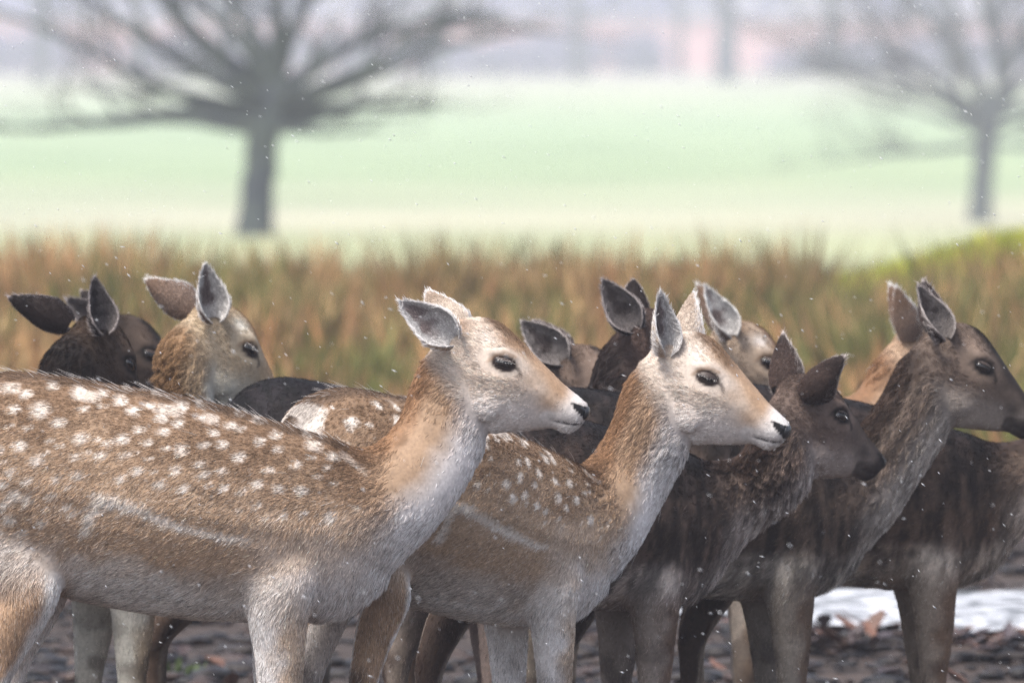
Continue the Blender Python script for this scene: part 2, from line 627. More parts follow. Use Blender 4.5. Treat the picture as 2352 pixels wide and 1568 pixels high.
def far_trees():
    looks = ['thick blue trunk standing before the pink wall', 'slim pale far tree beside the thick blue trunk', 'hazy far tree above the front doe\'s ears',
             'far tree showing through the mossy tree\'s crown', 'far tree at the picture\'s upper corner behind long limbs', 'far tree between the pink wall and the blue-grey tree',
             'farthest hazy tree seen through the blue-grey crown', 'misty far tree past the end of the mossy limbs', 'misty far tree low between mossy limbs']
    for k, (px, d, r) in enumerate(((1668, 455, .62), (1560, 482, .24), (1010, 468, .33), (520, 460, .38), (90, 455, .40), (1905, 470, .36), (2180, 462, .40), (1330, 465, .33), (320, 470, .33))):
        b = at(px, 300, d)
        z0 = gz(b.x, d)
        rs = np.random.default_rng(40 + k)
        root = empty('far_tree', (b.x, d, z0))
        wood, crown = Wood(), Wood()
        H = 8.0 + 2.5 * rs.random()
        pts = [np.array([.05 * rs.normal() * i, 0, H * i / 6 - .15]) for i in range(7)]
        wood.tube(pts, [r * (1.2 - .9 * i / 6) for i in range(7)], 8)
        for q in range(15):
            i = 2 + int(rs.integers(0, 4)) if k else 3 + int(rs.integers(0, 3))
            a = rs.random() * 6.28
            limb(rs, pts[i], (math.cos(a), math.sin(a), .25 + .5 * rs.random()), 3.2 + 2.6 * rs.random(), r * .38, wood, crown, 1, .0, 6, 1.0)
        mesh_obj('trunk', wood.V, wood.F, M_FARBARK, root)
        mesh_obj('crown', crown.V, crown.F, M_FARBARK, root)
        tag(root, looks[k], 'tree', 'misty trees along the far wall')


far_trees()


# ------------------------------------------------------------------ far brick wall and hedge
def box(V, F, x0, x1, y0, y1, z0, z1):
    o = len(V)
    V += [(x0, y0, z0), (x1, y0, z0), (x1, y1, z0), (x0, y1, z0), (x0, y0, z1), (x1, y0, z1), (x1, y1, z1), (x0, y1, z1)]
    F += [tuple(o + i for i in f) for f in ((0, 3, 2, 1), (4, 5, 6, 7), (0, 1, 5, 4), (1, 2, 6, 5), (2, 3, 7, 6), (3, 0, 4, 7))]


def build_wall():
    m, nt, b = new_mat('red_brick', .9, .2)
    tc = nt.nodes.new('ShaderNodeNewGeometry')
    br = nt.nodes.new('ShaderNodeTexBrick')
    br.inputs['Scale'].default_value = 2.2
    br.inputs['Color1'].default_value = (.58, .30, .31, 1)
    br.inputs['Color2'].default_value = (.66, .40, .41, 1)
    br.inputs['Mortar'].default_value = (.45, .40, .36, 1)
    mp = nt.nodes.new('ShaderNodeMapping')
    mp.inputs['Rotation'].default_value = (math.pi / 2, 0, 0)
    nt.links.new(tc.outputs['Position'], mp.inputs['Vector'])
    nt.links.new(mp.outputs[0], br.inputs['Vector'])
    nt.links.new(br.outputs[0], b.inputs['Base Color'])
    stone = mat_plain('coping_stone', (.42, .38, .36), .85, .2, bump=6)
    z0 = gz(0, 500)
    w = empty('garden_wall', (0, 500, z0))
    V, F = [], []
    box(V, F, -66, 66, -.18, .18, -.3, 3.0)
    mesh_obj('brickwork', V, F, m, w, False)
    for k in range(-10, 11):
        V, F = [], []
        box(V, F, k * 6 - .28, k * 6 + .28, -.36, -.182, -.3, 3.0)
        mesh_obj('pier', V, F, m, w, False)
    V, F = [], []
    box(V, F, -66.1, 66.1, -.42, .26, 3.002, 3.16)
    mesh_obj('coping', V, F, stone, w, False)
    tag(w, 'long pink brick wall across the far end of the pasture', 'wall')
    # shrubbery in front of and behind the wall, and the wood beyond; lilac mist is painted into their colour
    leaf = mat_attr('haze_tinted_leaf', .8, .2, 2, .1)
    V, F, C = [], [], []
    n = 0
    clumps = []
    for px, d, w_, h in ((60, 488, 5, 2.4), (430, 488, 4, 2.2), (760, 482, 7, 2.5), (1080, 480, 6, 1.9), (1290, 490, 3.8, 2.4), (1475, 491, 1.4, 2.2), (1850, 490, 2.4, 1.1), (1990, 483, 5, 2.0), (2250, 483, 6, 2.2)):
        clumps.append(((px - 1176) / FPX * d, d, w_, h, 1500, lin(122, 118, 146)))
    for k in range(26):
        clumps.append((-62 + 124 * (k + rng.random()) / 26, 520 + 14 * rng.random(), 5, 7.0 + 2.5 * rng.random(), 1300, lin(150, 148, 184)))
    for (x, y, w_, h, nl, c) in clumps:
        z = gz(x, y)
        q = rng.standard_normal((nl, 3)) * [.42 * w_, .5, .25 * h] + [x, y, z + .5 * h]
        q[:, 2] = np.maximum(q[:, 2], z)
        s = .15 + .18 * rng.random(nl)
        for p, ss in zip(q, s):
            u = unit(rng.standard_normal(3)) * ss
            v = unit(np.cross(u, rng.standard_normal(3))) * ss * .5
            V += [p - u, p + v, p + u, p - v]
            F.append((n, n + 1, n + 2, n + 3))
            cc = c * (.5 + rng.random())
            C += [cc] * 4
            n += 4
    tag(mesh_obj('far_shrubbery', V, F, leaf, None, False, np.array(C)), 'shrubs and scrub along the far wall, lilac haze tint in their colour', 'shrubbery', kind='stuff')


build_wall()


# ------------------------------------------------------------------ the deer in its rest pose
PX = 0.000765                      # metres per grid pixel at 15 m
X0, Z0 = 800.0, 2020.0


def ring(top, bot, hw, yc=0.0, jaw=0.0, sq=2.2, n=28):
    """closed section: top/bottom points (grid px), half width (m)"""
    t = np.array([(top[0] - X0) * PX, (Z0 - top[1]) * PX])
    b = np.array([(bot[0] - X0) * PX, (Z0 - bot[1]) * PX])
    c, a = (t + b) / 2, (t - b) / 2
    th = np.linspace(0, 2 * np.pi, n, endpoint=False)
    s, k = np.sin(th), np.cos(th)
    s2 = np.sign(s) * np.abs(s) ** (2 / sq)
    k2 = np.sign(k) * np.abs(k) ** (2 / sq)
    w = hw * (1 - jaw * np.clip(-s2, 0, 1))
    return np.stack([c[0] + a[0] * s2, yc + w * k2, c[1] + a[1] * s2], -1)


def loft(rings, sub=4):
    Rr = np.array(rings)
    n = len(Rr)
    out = []
    for i in range(n - 1):
        p0, p1, p2, p3 = Rr[max(i - 1, 0)], Rr[i], Rr[i + 1], Rr[min(i + 2, n - 1)]
        for j in range(sub):
            t = j / sub
            out.append(0.5 * (2 * p1 + (p2 - p0) * t + (2 * p0 - 5 * p1 + 4 * p2 - p3) * t * t + (3 * p1 - p0 - 3 * p2 + p3) * t ** 3))
    out.append(Rr[-1])
    out = np.array(out)
    m, k = out.shape[:2]
    verts = list(out.reshape(-1, 3)) + [out[0].mean(0), out[-1].mean(0)]
    faces = []
    for i in range(m - 1):
        for j in range(k):
            a, b = i * k + j, i * k + (j + 1) % k
            faces.append((a, b, b + k, a + k))
    for j in range(k):
        faces.append((m * k, (j + 1) % k, j))
        faces.append((m * k + 1, (m - 1) * k + j, (m - 1) * k + (j + 1) % k))
    return verts, faces


def blob(px, py, y, rx, ry, rz):
    return [ring((px, py - rz * s), (px, py + rz * s), 1e-4 + ry * s) for s in ()]


TORSO = [(-172, 1010, 1110, .045), (-150, 950, 1200, .085), (-95, 890, 1280, .125), (0, 858, 1335, .150), (100, 862, 1362, .158),
         (200, 876, 1384, .165), (330, 897, 1408, .172), (450, 919, 1424, .170), (550, 946, 1433, .155), (650, 976, 1437, .140),
         (740, 1004, 1430, .120), (800, 1026, 1408, .102), (850, 1062, 1370, .080), (890, 1120, 1325, .055), (915, 1180, 1270, .03)]
NECK = [((735, 1010), (770, 1400), .115), ((835, 1035), (905, 1300), .092), ((890, 1005), (988, 1228), .077), ((926, 950), (1052, 1148), .067),
        ((947, 883), (1096, 1070), .060), ((966, 843), (1118, 1010), .056), ((1003, 795), (1120, 945), .048), ((1040, 770), (1120, 900), .035)]
HEAD = [((1008, 790), (1065, 930), .030), ((1022, 765), (1072, 965), .042), ((1048, 740), (1092, 988), .050), ((1110, 735), (1132, 1000), .057),
        ((1152, 748), (1165, 998), .061), ((1187, 777), (1200, 997), .055), ((1228, 819), (1240, 993), .043), ((1262, 853), (1268, 990), .036),
        ((1295, 886), (1290, 999), .032), ((1322, 908), (1310, 1001), .030), ((1343, 926), (1329, 990), .026), ((1355, 940), (1344, 974), .016)]
FORE = [(672, 1240, 70, .040, .075), (655, 1330, 84, .050, .082), (641, 1405, 72, .044, .080), (643, 1480, 60, .036, .075), (644, 1568, 51, .030, .072),
        (641, 1680, 36, .025, .070), (640, 1745, 35, .026, .070), (636, 1800, 25, .020, .070), (634, 1870, 20, .015, .070),
        (634, 1932, 25, .018, .070), (646, 1968, 20, .016, .070), (654, 1990, 24, .019, .070)]
HIND = [(-20, 1060, 100, .040, .050), (5, 1150, 115, .055, .068), (32, 1240, 108, .050, .068), (58, 1310, 90, .050, .076), (72, 1372, 68, .048, .085), (42, 1440, 62, .040, .082),
        (10, 1505, 50, .031, .080), (-12, 1565, 40, .027, .080), (-14, 1640, 29, .022, .078), (-11, 1750, 22, .017, .078),
        (-9, 1870, 20, .016, .078), (-8, 1932, 25, .018, .078), (4, 1968, 20, .016, .078), (12, 1990, 24, .019, .078)]
HOOF = [(0, 1986, 22, .017), (4, 2000, 27, .021), (10, 2019.5, 34, .024)]


def rest_mesh(voxel):
    V, F = [], []

    def add(vf):
        o = len(V)
        V.extend(vf[0])
        F.extend([tuple(i + o for i in f) for f in vf[1]])
    add(loft([ring((x, t), (x, b), w, 0, 0.22, 2.25) for x, t, b, w in TORSO]))
    add(loft([ring(t, b, w, 0, 0.12, 2.1) for t, b, w in NECK]))
    add(loft([ring(t, b, w, 0, 0.38, 2.3) for t, b, w in HEAD], 5))
    for s in (-1, 1):
        add(loft([ring((x + hx, y), (x - hx, y), hy, s * yc, 0, 2.1) for x, y, hx, hy, yc in FORE]))
        add(loft([ring((x + hx, y), (x - hx, y), hy, s * yc, 0, 2.1) for x, y, hx, hy, yc in HIND]))
        # brow ridge and cheek
        add(loft([ring((x, y - h), (x, y + h), w, s * yc) for x, y, h, w, yc in
                  [(1108, 812, 5, .004, .046), (1130, 809, 15, .012, .048), (1158, 812, 17, .012, .050), (1182, 826, 14, .010, .046), (1205, 846, 5, .004, .040)]]))
        add(loft([ring((x, y - h), (x, y + h), w, s * yc) for x, y, h, w, yc in
                  [(1060, 895, 8, .006, .034), (1088, 912, 40, .013, .034), (1120, 918, 50, .0145, .0345), (1156, 912, 38, .012, .034), (1190, 902, 8, .005, .032)]]))
        add(loft([ring((x, y - h), (x, y + h), w, s * yc) for x, y, h, w, yc in
                  [(1135, 868, 5, .004, .050), (1165, 872, 11, .010, .0485), (1200, 882, 11, .010, .0415), (1240, 899, 9, .008, .034), (1268, 912, 4, .004, .029)]]))
    # tail
    add(loft([ring((-150, 930), (-140, 990), .028), ((ring((-185, 965), (-165, 1010), .026))), ring((-205, 1080), (-170, 1080), .022),
              ring((-205, 1180), (-178, 1180), .017), ring((-200, 1235), (-188, 1235), .006)]))
    me = bpy.data.meshes.new('tmp')
    me.from_pydata([tuple(v) for v in V], [], F)
    ob = bpy.data.objects.new('tmp', me)
    col.objects.link(ob)
    md = ob.modifiers.new('r', 'REMESH')
    md.mode = 'VOXEL'
    md.voxel_size = voxel
    dg = bpy.context.evaluated_depsgraph_get()
    ev = ob.evaluated_get(dg)
    m2 = bpy.data.meshes.new_from_object(ev)
    n = len(m2.vertices)
    P = np.empty(n * 3)
    m2.vertices.foreach_get('co', P)
    P = P.reshape(-1, 3)
    E = np.empty(len(m2.edges) * 2, np.int64)
    m2.edges.foreach_get('vertices', E)
    E = E.reshape(-1, 2)
    faces = [tuple(p.vertices) for p in m2.polygons]
    bpy.data.objects.remove(ob)
    bpy.data.meshes.remove(me)
    bpy.data.meshes.remove(m2)
    # weld the joins softly; the head keeps its shape
    deg = np.bincount(E.ravel(), minlength=n)[:, None]
    soft = 0.62 - 0.37 * sstep(1080, 1140, P[:, 0] / PX + X0)[:, None]
    for it in range(int(22 * (0.004 / voxel) ** 1.0) + 6):
        acc = np.zeros_like(P)
        np.add.at(acc, E[:, 0], P[E[:, 1]])
        np.add.at(acc, E[:, 1], P[E[:, 0]])
        sgn = 1.0 if it % 2 == 0 else -0.62        # Taubin: no shrinking
        P = P + (acc / deg - P) * soft * sgn
    px, py = P[:, 0] / PX + X0, Z0 - P[:, 2] / PX
    join = np.maximum(np.exp(-(((px - 640) / 120) ** 2 + ((py - 1345) / 85) ** 2) ** 2), np.exp(-(((px - 60) / 170) ** 2 + ((py - 1275) / 110) ** 2) ** 2))
    join = (0.6 * join * (px < 900))[:, None]
    for it in range(int(60 * (0.0042 / voxel) ** 2)):
        acc = np.zeros_like(P)
        np.add.at(acc, E[:, 0], P[E[:, 1]])
        np.add.at(acc, E[:, 1], P[E[:, 0]])
        P = P + (acc / deg - P) * join
    # mouth: a real crease
    px, py = P[:, 0] / PX + X0, Z0 - P[:, 2] / PX
    dm = seg_dist(px, py, MOUTH)
    P[:, 1] *= 1 - 0.12 * np.exp(-(dm / 4.0) ** 2) * sstep(1250, 1285, px)
    return P, faces


MOUTH = [(1258, 968), (1290, 974), (1318, 979), (1346, 976)]


def nose_zone(px, py):
    poly = [(1309, 927), (1330, 932), (1349, 938), (1362, 948), (1352, 974), (1340, 968), (1330, 955), (1318, 942)]
    ins = np.zeros(np.shape(px), bool)
    for (ax, ay), (bx, by) in zip(poly, poly[1:] + poly[:1]):
        hit = ((ay > py) != (by > py)) & (px < (bx - ax) * (py - ay) / (by - ay + 1e-9) + ax)
        ins ^= hit
    return ins

EYE = (1157, 836)


def vnormals(P, faces):
    q = np.array([f if len(f) == 4 else f + (f[-1],) for f in faces])
    n = np.cross(P[q[:, 2]] - P[q[:, 0]], P[q[:, 3]] - P[q[:, 1]])
    tri = q[:, 3] == q[:, 2]
    n[tri] = np.cross(P[q[tri, 1]] - P[q[tri, 0]], P[q[tri, 2]] - P[q[tri, 0]])
    out = np.zeros_like(P)
    for k in range(4):
        np.add.at(out, q[:, k], n)
    return out / np.maximum(np.linalg.norm(out, axis=1, keepdims=True), 1e-12), q


def regions(P):
    """soft membership of rest points: head, neck, foreleg, hindleg (torso is what is left)"""
    px, py = P[:, 0] / PX + X0, Z0 - P[:, 2] / PX
    # head line from (985,800) to (1125,1010); right/upper side is the head
    nx, ny = (1010 - 800), -(1125 - 985)
    l = math.hypot(nx, ny)
    sh = ((px - 985) * nx + (py - 800) * ny) / l
    head = sstep(-28, 22, sh)
    nx, ny = (1330 - 1030), -(880 - 835)
    l = math.hypot(nx, ny)
    sn = ((px - 835) * nx + (py - 1030) * ny) / l
    neck = sstep(-70, 70, sn) * (1 - head)
    fore = sstep(1330, 1450, py) * sstep(470, 540, px) * (1 - sstep(715, 760, px + (py - 1400) * 0.1))
    hind = sstep(1250, 1400, py + np.clip(px, -200, 200) * 0.15) * (1 - sstep(120, 215, px))
    fore = fore * (1 - head) * (1 - neck)
    ax, ay = 200, -300
    t = ((px - 850) * ax + (py - 1180) * ay) / (ax * ax + ay * ay)
    bend = sstep(0.0, 0.92, t) * sstep(-50, 110, sn)
    bend = np.maximum(bend, head)
    return px, py, head, neck, fore, hind, bend


SPOTS = [(105, 938, 27), (45, 935, 14), (70, 903, 15), (150, 965, 19), (190, 900, 18), (203, 935, 12), (248, 905, 11), (285, 920, 17), (318, 945, 16),
         (330, 985, 14), (295, 1002, 18), (262, 1012, 12), (200, 1002, 18), (185, 1042, 12), (100, 1050, 17), (60, 1020, 15), (10, 1025, 15), (40, 1075, 15),
         (190, 1082, 14), (145, 1095, 10), (75, 1095, 14), (380, 960, 14), (420, 972, 14), (425, 932, 16), (350, 932, 13), (470, 956, 12), (385, 990, 14),
         (430, 1025, 17), (350, 1012, 10), (300, 1040, 12), (245, 1040, 14), (500, 990, 12), (535, 975, 12), (520, 1015, 14), (560, 1042, 17), (605, 1010, 14),
         (640, 1000, 12), (600, 967, 9), (650, 1030, 12), (560, 985, 10), (480, 1015, 12), (470, 1060, 14), (415, 1070, 16), (330, 1075, 14), (290, 1088, 14),
         (380, 1100, 17), (435, 1115, 16), (480, 1085, 14), (525, 1112, 14), (520, 1075, 12), (600, 1105, 16), (625, 1075, 12), (565, 1122, 12), (690, 1065, 14),
         (712, 1000, 10), (650, 1115, 14), (700, 1122, 15), (765, 1180, 19), (775, 1050, 14), (830, 1160, 12), (740, 1090, 10), (660, 1175, 11), (600, 1152, 11),
         (110, 1195, 14), (35, 1185, 20), (130, 1130, 12), (165, 1155, 13), (178, 1172, 12), (10, 1220, 14), (62, 1218, 12), (20, 1105, 13), (45, 1130, 22),
         (75, 1140, 18), (20, 1155, 18), (-40, 930, 20), (-80, 1000, 18), (-60, 1060, 16), (-40, 1130, 18), (-90, 1110, 14), (-110, 950, 14),
         *[(random.Random(q).uniform(-130, 790), random.Random(q + 99).uniform(905, 1190), random.Random(q + 55).uniform(6, 9)) for q in range(90)],
         (130, 885, 13), (300, 897, 9), (370, 905, 9), (470, 930, 8), (560, 955, 8), (740, 1018, 9)]
STRIPE = [(208, 1212), (222, 1172), (242, 1136), (290, 1146), (360, 1172), (440, 1203), (520, 1224), (575, 1240)]
NAPE = [(800, 1020), (835, 1030), (893, 1003), (930, 950), (953, 881), (970, 845), (1000, 785)]
THROAT = [(830, 1400), (905, 1308), (985, 1232), (1050, 1150), (1095, 1070), (1122, 1010)]
TOPLINE = [(1010, 770), (1048, 738), (1110, 731), (1150, 744), (1193, 780), (1228, 814), (1262, 850), (1310, 899), (1337, 922)]

COATS = {
    'spotted': dict(back=lin(138, 112, 90), flank=lin(188, 161, 136), dorsal=lin(50, 42, 40), belly=lin(226, 217, 211), grey=lin(186, 173, 163), spot=lin(232, 220, 210),
                    nape=lin(148, 115, 88), neck=lin(174, 146, 121), throat=lin(240, 233, 232), head=lin(222, 206, 193), bridge=lin(180, 146, 116), brow=lin(104, 80, 60),
                    muzzle=lin(236, 229, 226), legf=lin(204, 182, 162), legb=lin(244, 238, 236), hind=lin(178, 148, 122), earout=lin(206, 190, 176), earin=lin(112, 90, 88), earrim=lin(246, 242, 242), spots=1.0, light=1),
    'tan': dict(back=lin(126, 96, 72), flank=lin(164, 130, 100), dorsal=lin(80, 64, 56), belly=lin(208, 198, 190), grey=lin(174, 161, 152), spot=lin(240, 228, 220),
                nape=lin(138, 106, 80), neck=lin(160, 134, 111), throat=lin(225, 214, 204), head=lin(184, 160, 138), bridge=lin(166, 128, 96), brow=lin(112, 78, 52),
                muzzle=lin(240, 234, 232), legf=lin(176, 154, 133), legb=lin(204, 194, 185), hind=lin(170, 138, 112), earout=lin(140, 120, 108), earin=lin(100, 74, 70), earrim=lin(244, 240, 238), spots=0.7, light=1),
    'dark': dict(back=lin(40, 33, 32), flank=lin(90, 75, 65), dorsal=lin(22, 20, 23), belly=lin(206, 196, 186), grey=lin(164, 151, 140), spot=lin(82, 68, 60),
                 nape=lin(62, 48, 40), neck=lin(120, 104, 93), throat=lin(202, 190, 180), head=lin(120, 103, 92), bridge=lin(42, 34, 31), brow=lin(28, 23, 23),
                 muzzle=lin(62, 54, 50), legf=lin(122, 101, 85), legb=lin(168, 156, 144), hind=lin(84, 69, 59), earout=lin(76, 62, 57), earin=lin(62, 51, 50), earrim=lin(204, 194, 191), spots=0.0, light=0),
    'black': dict(back=lin(24, 21, 23), flank=lin(38, 31, 29), dorsal=lin(16, 15, 18), belly=lin(96, 85, 78), grey=lin(70, 61, 56), spot=lin(60, 50, 44),
                  nape=lin(36, 28, 25), neck=lin(50, 41, 36), throat=lin(92, 82, 77), head=lin(76, 62, 54), bridge=lin(32, 26, 24), brow=lin(24, 20, 20),
                  muzzle=lin(60, 51, 47), legf=lin(96, 76, 60), legb=lin(130, 119, 110), hind=lin(48, 40, 36), earout=lin(46, 37, 35), earin=lin(50, 41, 41), earrim=lin(186, 176, 175), spots=0.0, light=0),
}
_tx = np.array([t[0] for t in TORSO])
_tt = np.array([t[1] for t in TORSO])
_tb = np.array([t[2] for t in TORSO])


def paint(P, N, coat, seed, jitter=0.0):
    """pelt colour at rest points"""
    c = COATS[coat]
    px, py, head, neck, fore, hind, bend = regions(P)
    n1 = noise(P, 28, seed) - 0.5
    n2 = noise(P, 70, seed + 5) - 0.5
    n3 = noise(P, 9, seed + 9) - 0.5
    ay = np.abs(P[:, 1])
    # torso
    top, bot = np.interp(px, _tx, _tt), np.interp(px, _tx, _tb)
    v = (py - top) / (bot - top)
    tor = mix(c['back'][None], c['flank'][None], sstep(0.08, 0.5, v + 0.2 * n1 + 0.15 * n3))
    tor = mix(tor, c['belly'][None], 0.40 * sstep(0.35, 0.66, v + 0.2 * n1) * sstep(540, 640, px) * c['light'])
    under = sstep(0.70 if c['light'] else 0.66, 0.85 if c['light'] else 0.94, v + 0.10 * n1 + 0.06 * n2)
    tor = mix(tor, mix(c['belly'][None], c['grey'][None], sstep(-0.25, 0.3, n3 + 0.6 * n1)), under)
    tor = mix(tor, c['belly'][None], 0.75 * sstep(1285, 1345, py + 30 * n1) * sstep(545, 590, px) * (1 - sstep(640, 720, px)))
    if c['light']:
        chest = sstep(650, 740, px + 60 * n1) * sstep(1230, 1360, py + 60 * n1)
        tor = mix(tor, c['throat'][None], 0.8 * chest)
    jx = px + 10 * n2 + jitter * 40 * (noise(P * [1, 0, 1], 6, seed + 20) - 0.5)
    jy = py + 10 * n1 + jitter * 40 * (noise(P * [1, 0, 1], 6, seed + 21) - 0.5)
    if c['spots'] > 0:
        sp = np.zeros(len(P))
        rs = np.random.default_rng(seed + 3)
        done = []
        for sx, sy, r in SPOTS[:-97] + SPOTS[-7:] + SPOTS[-97:-7]:
            if r < 9.5 and any(math.hypot(sx - a, sy - b) < 24 for a, b in done):
                continue
            done.append((sx, sy))
            r = r * .88
            if jitter and rs.random() < 0.12:
                continue
            k = 0.75 + 0.5 * rs.random()
            ox, oy = (rs.random(2) - 0.5) * 34 * jitter
            d = np.hypot((jx - sx - ox) * (0.9 if not jitter else k), jy - sy - oy)
            sp = np.maximum(sp, 1 - sstep(0.50 * r, 1.06 * r, d))
        wst = np.interp(px, [200, 260, 420, 580], [1.0, 1.15, .95, .5])
        st = 1 - sstep(5, 19, seg_dist(px + 16 * n2, py + 18 * n1, STRIPE) / wst)
        sp = np.maximum(sp, st)
        # broken pale line along the spine
        sp = np.maximum(sp, 0.7 * (1 - sstep(0.016, 0.03, np.abs(v - 0.062))) * sstep(0.56, 0.66, noise(P * [1, 0, 0], 34, seed + 2)))
        sp = np.maximum(sp, (1 - sstep(10, 22, seg_dist(jx, jy, [(-110, 905), (-140, 960), (-150, 1080), (-130, 1180)]))))
        tor = mix(tor, c['spot'][None], sp * c['spots'])
    dors = (1 - sstep(0.012, 0.045, v + 0.02 * n2))
    tor = mix(tor, c['dorsal'][None], dors * 0.5)
    if not c['light']:
        # wet, streaky guard coat
        stk = noise(P * [1, .4, .16], 75, seed + 50)
        stk = .6 * stk + .4 * noise(P * [1, .5, .3], 170, seed + 52)
        tor = tor * (0.38 + 1.2 * sstep(.28, .78, stk) ** 1.4)[:, None]
    # neck
    dn, dt = seg_dist(px, py, NAPE), seg_dist(px, py, THROAT)
    f = dn / (dn + dt + 1e-6) + 0.10 * n1 + 0.05 * n2
    nk = mix(c['nape'][None], c['neck'][None], sstep(0.10, 0.26, f))
    nk = mix(nk, c['nape'][None] * .55, .55 * np.exp(-((f - .17) / .045) ** 2) * sstep(.35, .6, noise(P, 45, seed + 60)))
    nk = mix(nk, c['throat'][None], sstep(0.42, 0.80, f))
    up = sstep(840, 960, py)
    if not c['light']:
        nk = nk * (0.70 + 0.60 * sstep(.3, .75, noise(P * [1, .5, .4], 110, seed + 51)))[:, None]
    nk = mix(mix(nk, c['head'][None], 0.35 * sstep(0.3, 0.6, f)), nk, up)
    # head
    dtop = seg_dist(px, py, TOPLINE)
    hd = np.repeat(c['head'][None], len(P), 0)
    hd = mix(hd, c['throat'][None], sstep(880, 960, py + 20 * n1 - (px - 1150) * 0.1) * 0.7)
    hd = mix(hd, c['bridge'][None], 0.9 * (1 - sstep(12, 46, dtop + 14 * n1)) * sstep(1120, 1180, px))
    hd = mix(hd, c['bridge'][None], 0.75 * np.exp(-((px - 1262) / 34) ** 2 - ((py - 925) / 30) ** 2))
    hd = mix(hd, c['bridge'][None], 0.5 * np.exp(-((px - 1225) / 34) ** 2 - ((py - 875) / 26) ** 2))
    hd = mix(hd, c['brow'][None], 0.85 * (1 - sstep(8, 24, dtop + 12 * n2)) * sstep(1110, 1140, px) * (1 - sstep(1190, 1240, px)))
    hd = mix(hd, c['nape'][None], 0.8 * np.exp(-((px - 1062) / 30) ** 2 - ((py - 752) / 22) ** 2))
    hd = mix(hd, c['spot'][None] if c['light'] else c['head'][None] * 1.5, 0.8 * np.exp(-((px - 1128) / 24) ** 2 - ((py - 783) / 16) ** 2))
    hd = mix(hd, c['muzzle'][None], sstep(1272, 1322, px + (py - 940) * 0.35 + 14 * n1))
    hd = mix(hd, c['muzzle'][None], 0.8 * (1 - sstep(8, 18, np.abs(seg_dist(px, py, MOUTH) - 8))) * (px > 1240))
    # eye surround: pale ring, then dark lid margin, tear line below
    ex, ey = px - EYE[0], py - EYE[1]
    er = np.hypot((ex * 0.96 + ey * 0.27) / 24, (-ex * 0.27 + ey * 0.96) / 15)
    hd = mix(hd, np.minimum(c['head'][None] * (1.15 if c['light'] else 1.35), 0.95), np.exp(-((er - 1.9) / 0.5) ** 2) * 0.35)
    dark = lin(48, 36, 34) if c['light'] else lin(22, 18, 18)
    hd = mix(hd, dark[None], 1 - sstep(1.12, 1.45, er))
    hd = mix(hd, c['bridge'][None] * .8, 0.6 * (1 - sstep(2, 6, seg_dist(px, py, [(1120, 832), (1136, 817), (1160, 812), (1184, 822)]))))  # brow fold: crease shade painted in as a darker line
    hd = mix(hd, dark[None], 0.75 * (1 - sstep(2.5, 6, seg_dist(px, py, [(1180, 843), (1192, 852), (1197, 866)]))))
    hd = mix(hd, lin(50, 40, 38)[None], (1 - sstep(1.2, 3.4, seg_dist(px, py, MOUTH))) * sstep(1258, 1285, px) * 0.95)
    hd = mix(hd, lin(26, 24, 26)[None], nose_zone(px, py).astype(float))
    # legs
    fl = mix(c['legb'][None], c['legf'][None], sstep(-0.35, 0.4, N[:, 0] + 0.8 * n1))
    inner = (np.sign(P[:, 1]) * N[:, 1] < -0.2)
    fl = mix(fl, c['legb'][None] * 0.92, inner * 0.8)
    hl = mix(c['hind'][None], c['legb'][None], np.maximum(sstep(0.25, 0.7, N[:, 0] + 0.3 * n1), inner * 0.7))
    hl = mix(hl, lin(62, 44, 34)[None], 0.8 * np.exp(-((px + 45) / 22) ** 2 - ((py - 1545) / 24) ** 2))
    out = mix(tor, nk, neck)
    out = mix(out, hd, head)
    out = mix(out, fl, fore)
    out = mix(out, hl, hind)
    out = mix(out, c['legf'][None] * 0.8, 0.5 * sstep(1600, 1800, py))
    # splashed mud on the lower legs
    out = mix(out, lin(74, 60, 52)[None], .6 * sstep(1420, 1620, py) * sstep(.5, .72, noise(P, 24, seed + 70)))
    if seed == 2:                                     # mud smudges on the neck and shoulder
        for mx_, my_, mr in ((1078, 1024, 9), (1092, 1034, 6), (846, 1236, 8), (858, 1228, 5)):
            out = mix(out, lin(70, 54, 44)[None], .85 * (1 - sstep(.5 * mr, 1.1 * mr, np.hypot(px + 10 * n2 - mx_, py + 10 * n1 - my_))) * (P[:, 1] < 0))
    return np.clip(out * (1 + 0.25 * n2[:, None]), 0.004, 0.95)


def flow(P, N):
    """lie of the hair at rest points (unit tangent)"""
    px, py, head, neck, fore, hind, bend = regions(P)
    top, bot = np.interp(px, _tx, _tt), np.interp(px, _tx, _tb)
    v = np.clip((py - top) / (bot - top), 0, 1)
    one = np.ones(len(P))
    T = np.stack([-one, 0 * one, -(0.12 + 0.75 * v)], -1)
    T = mix(T, np.stack([-0.25 * one, 0 * one, -one], -1), sstep(560, 700, px) * sstep(0.25, 0.7, v) * 0.8)
    Nk = np.stack([-0.62 * one, 0 * one, -0.78 * one], -1)
    Hd = np.stack([-0.84 * one, 0 * one, 0.36 * one - 0.6 * sstep(850, 960, py)], -1)
    Lg = np.stack([-0.18 * one, 0 * one, -one], -1)
    D = mix(mix(T, Nk, neck), Hd, head)
    D = mix(D, Lg, np.maximum(fore, hind))
    w1 = np.stack([noise(P, 16, 41), noise(P, 16, 42), noise(P, 16, 43)], -1) - 0.5
    D = D / np.linalg.norm(D, axis=1, keepdims=True) + 0.55 * w1 * (1 - 0.4 * head[:, None])
    D = D - N * (D * N).sum(1, keepdims=True)
    return D / np.maximum(np.linalg.norm(D, axis=1, keepdims=True), 1e-9)


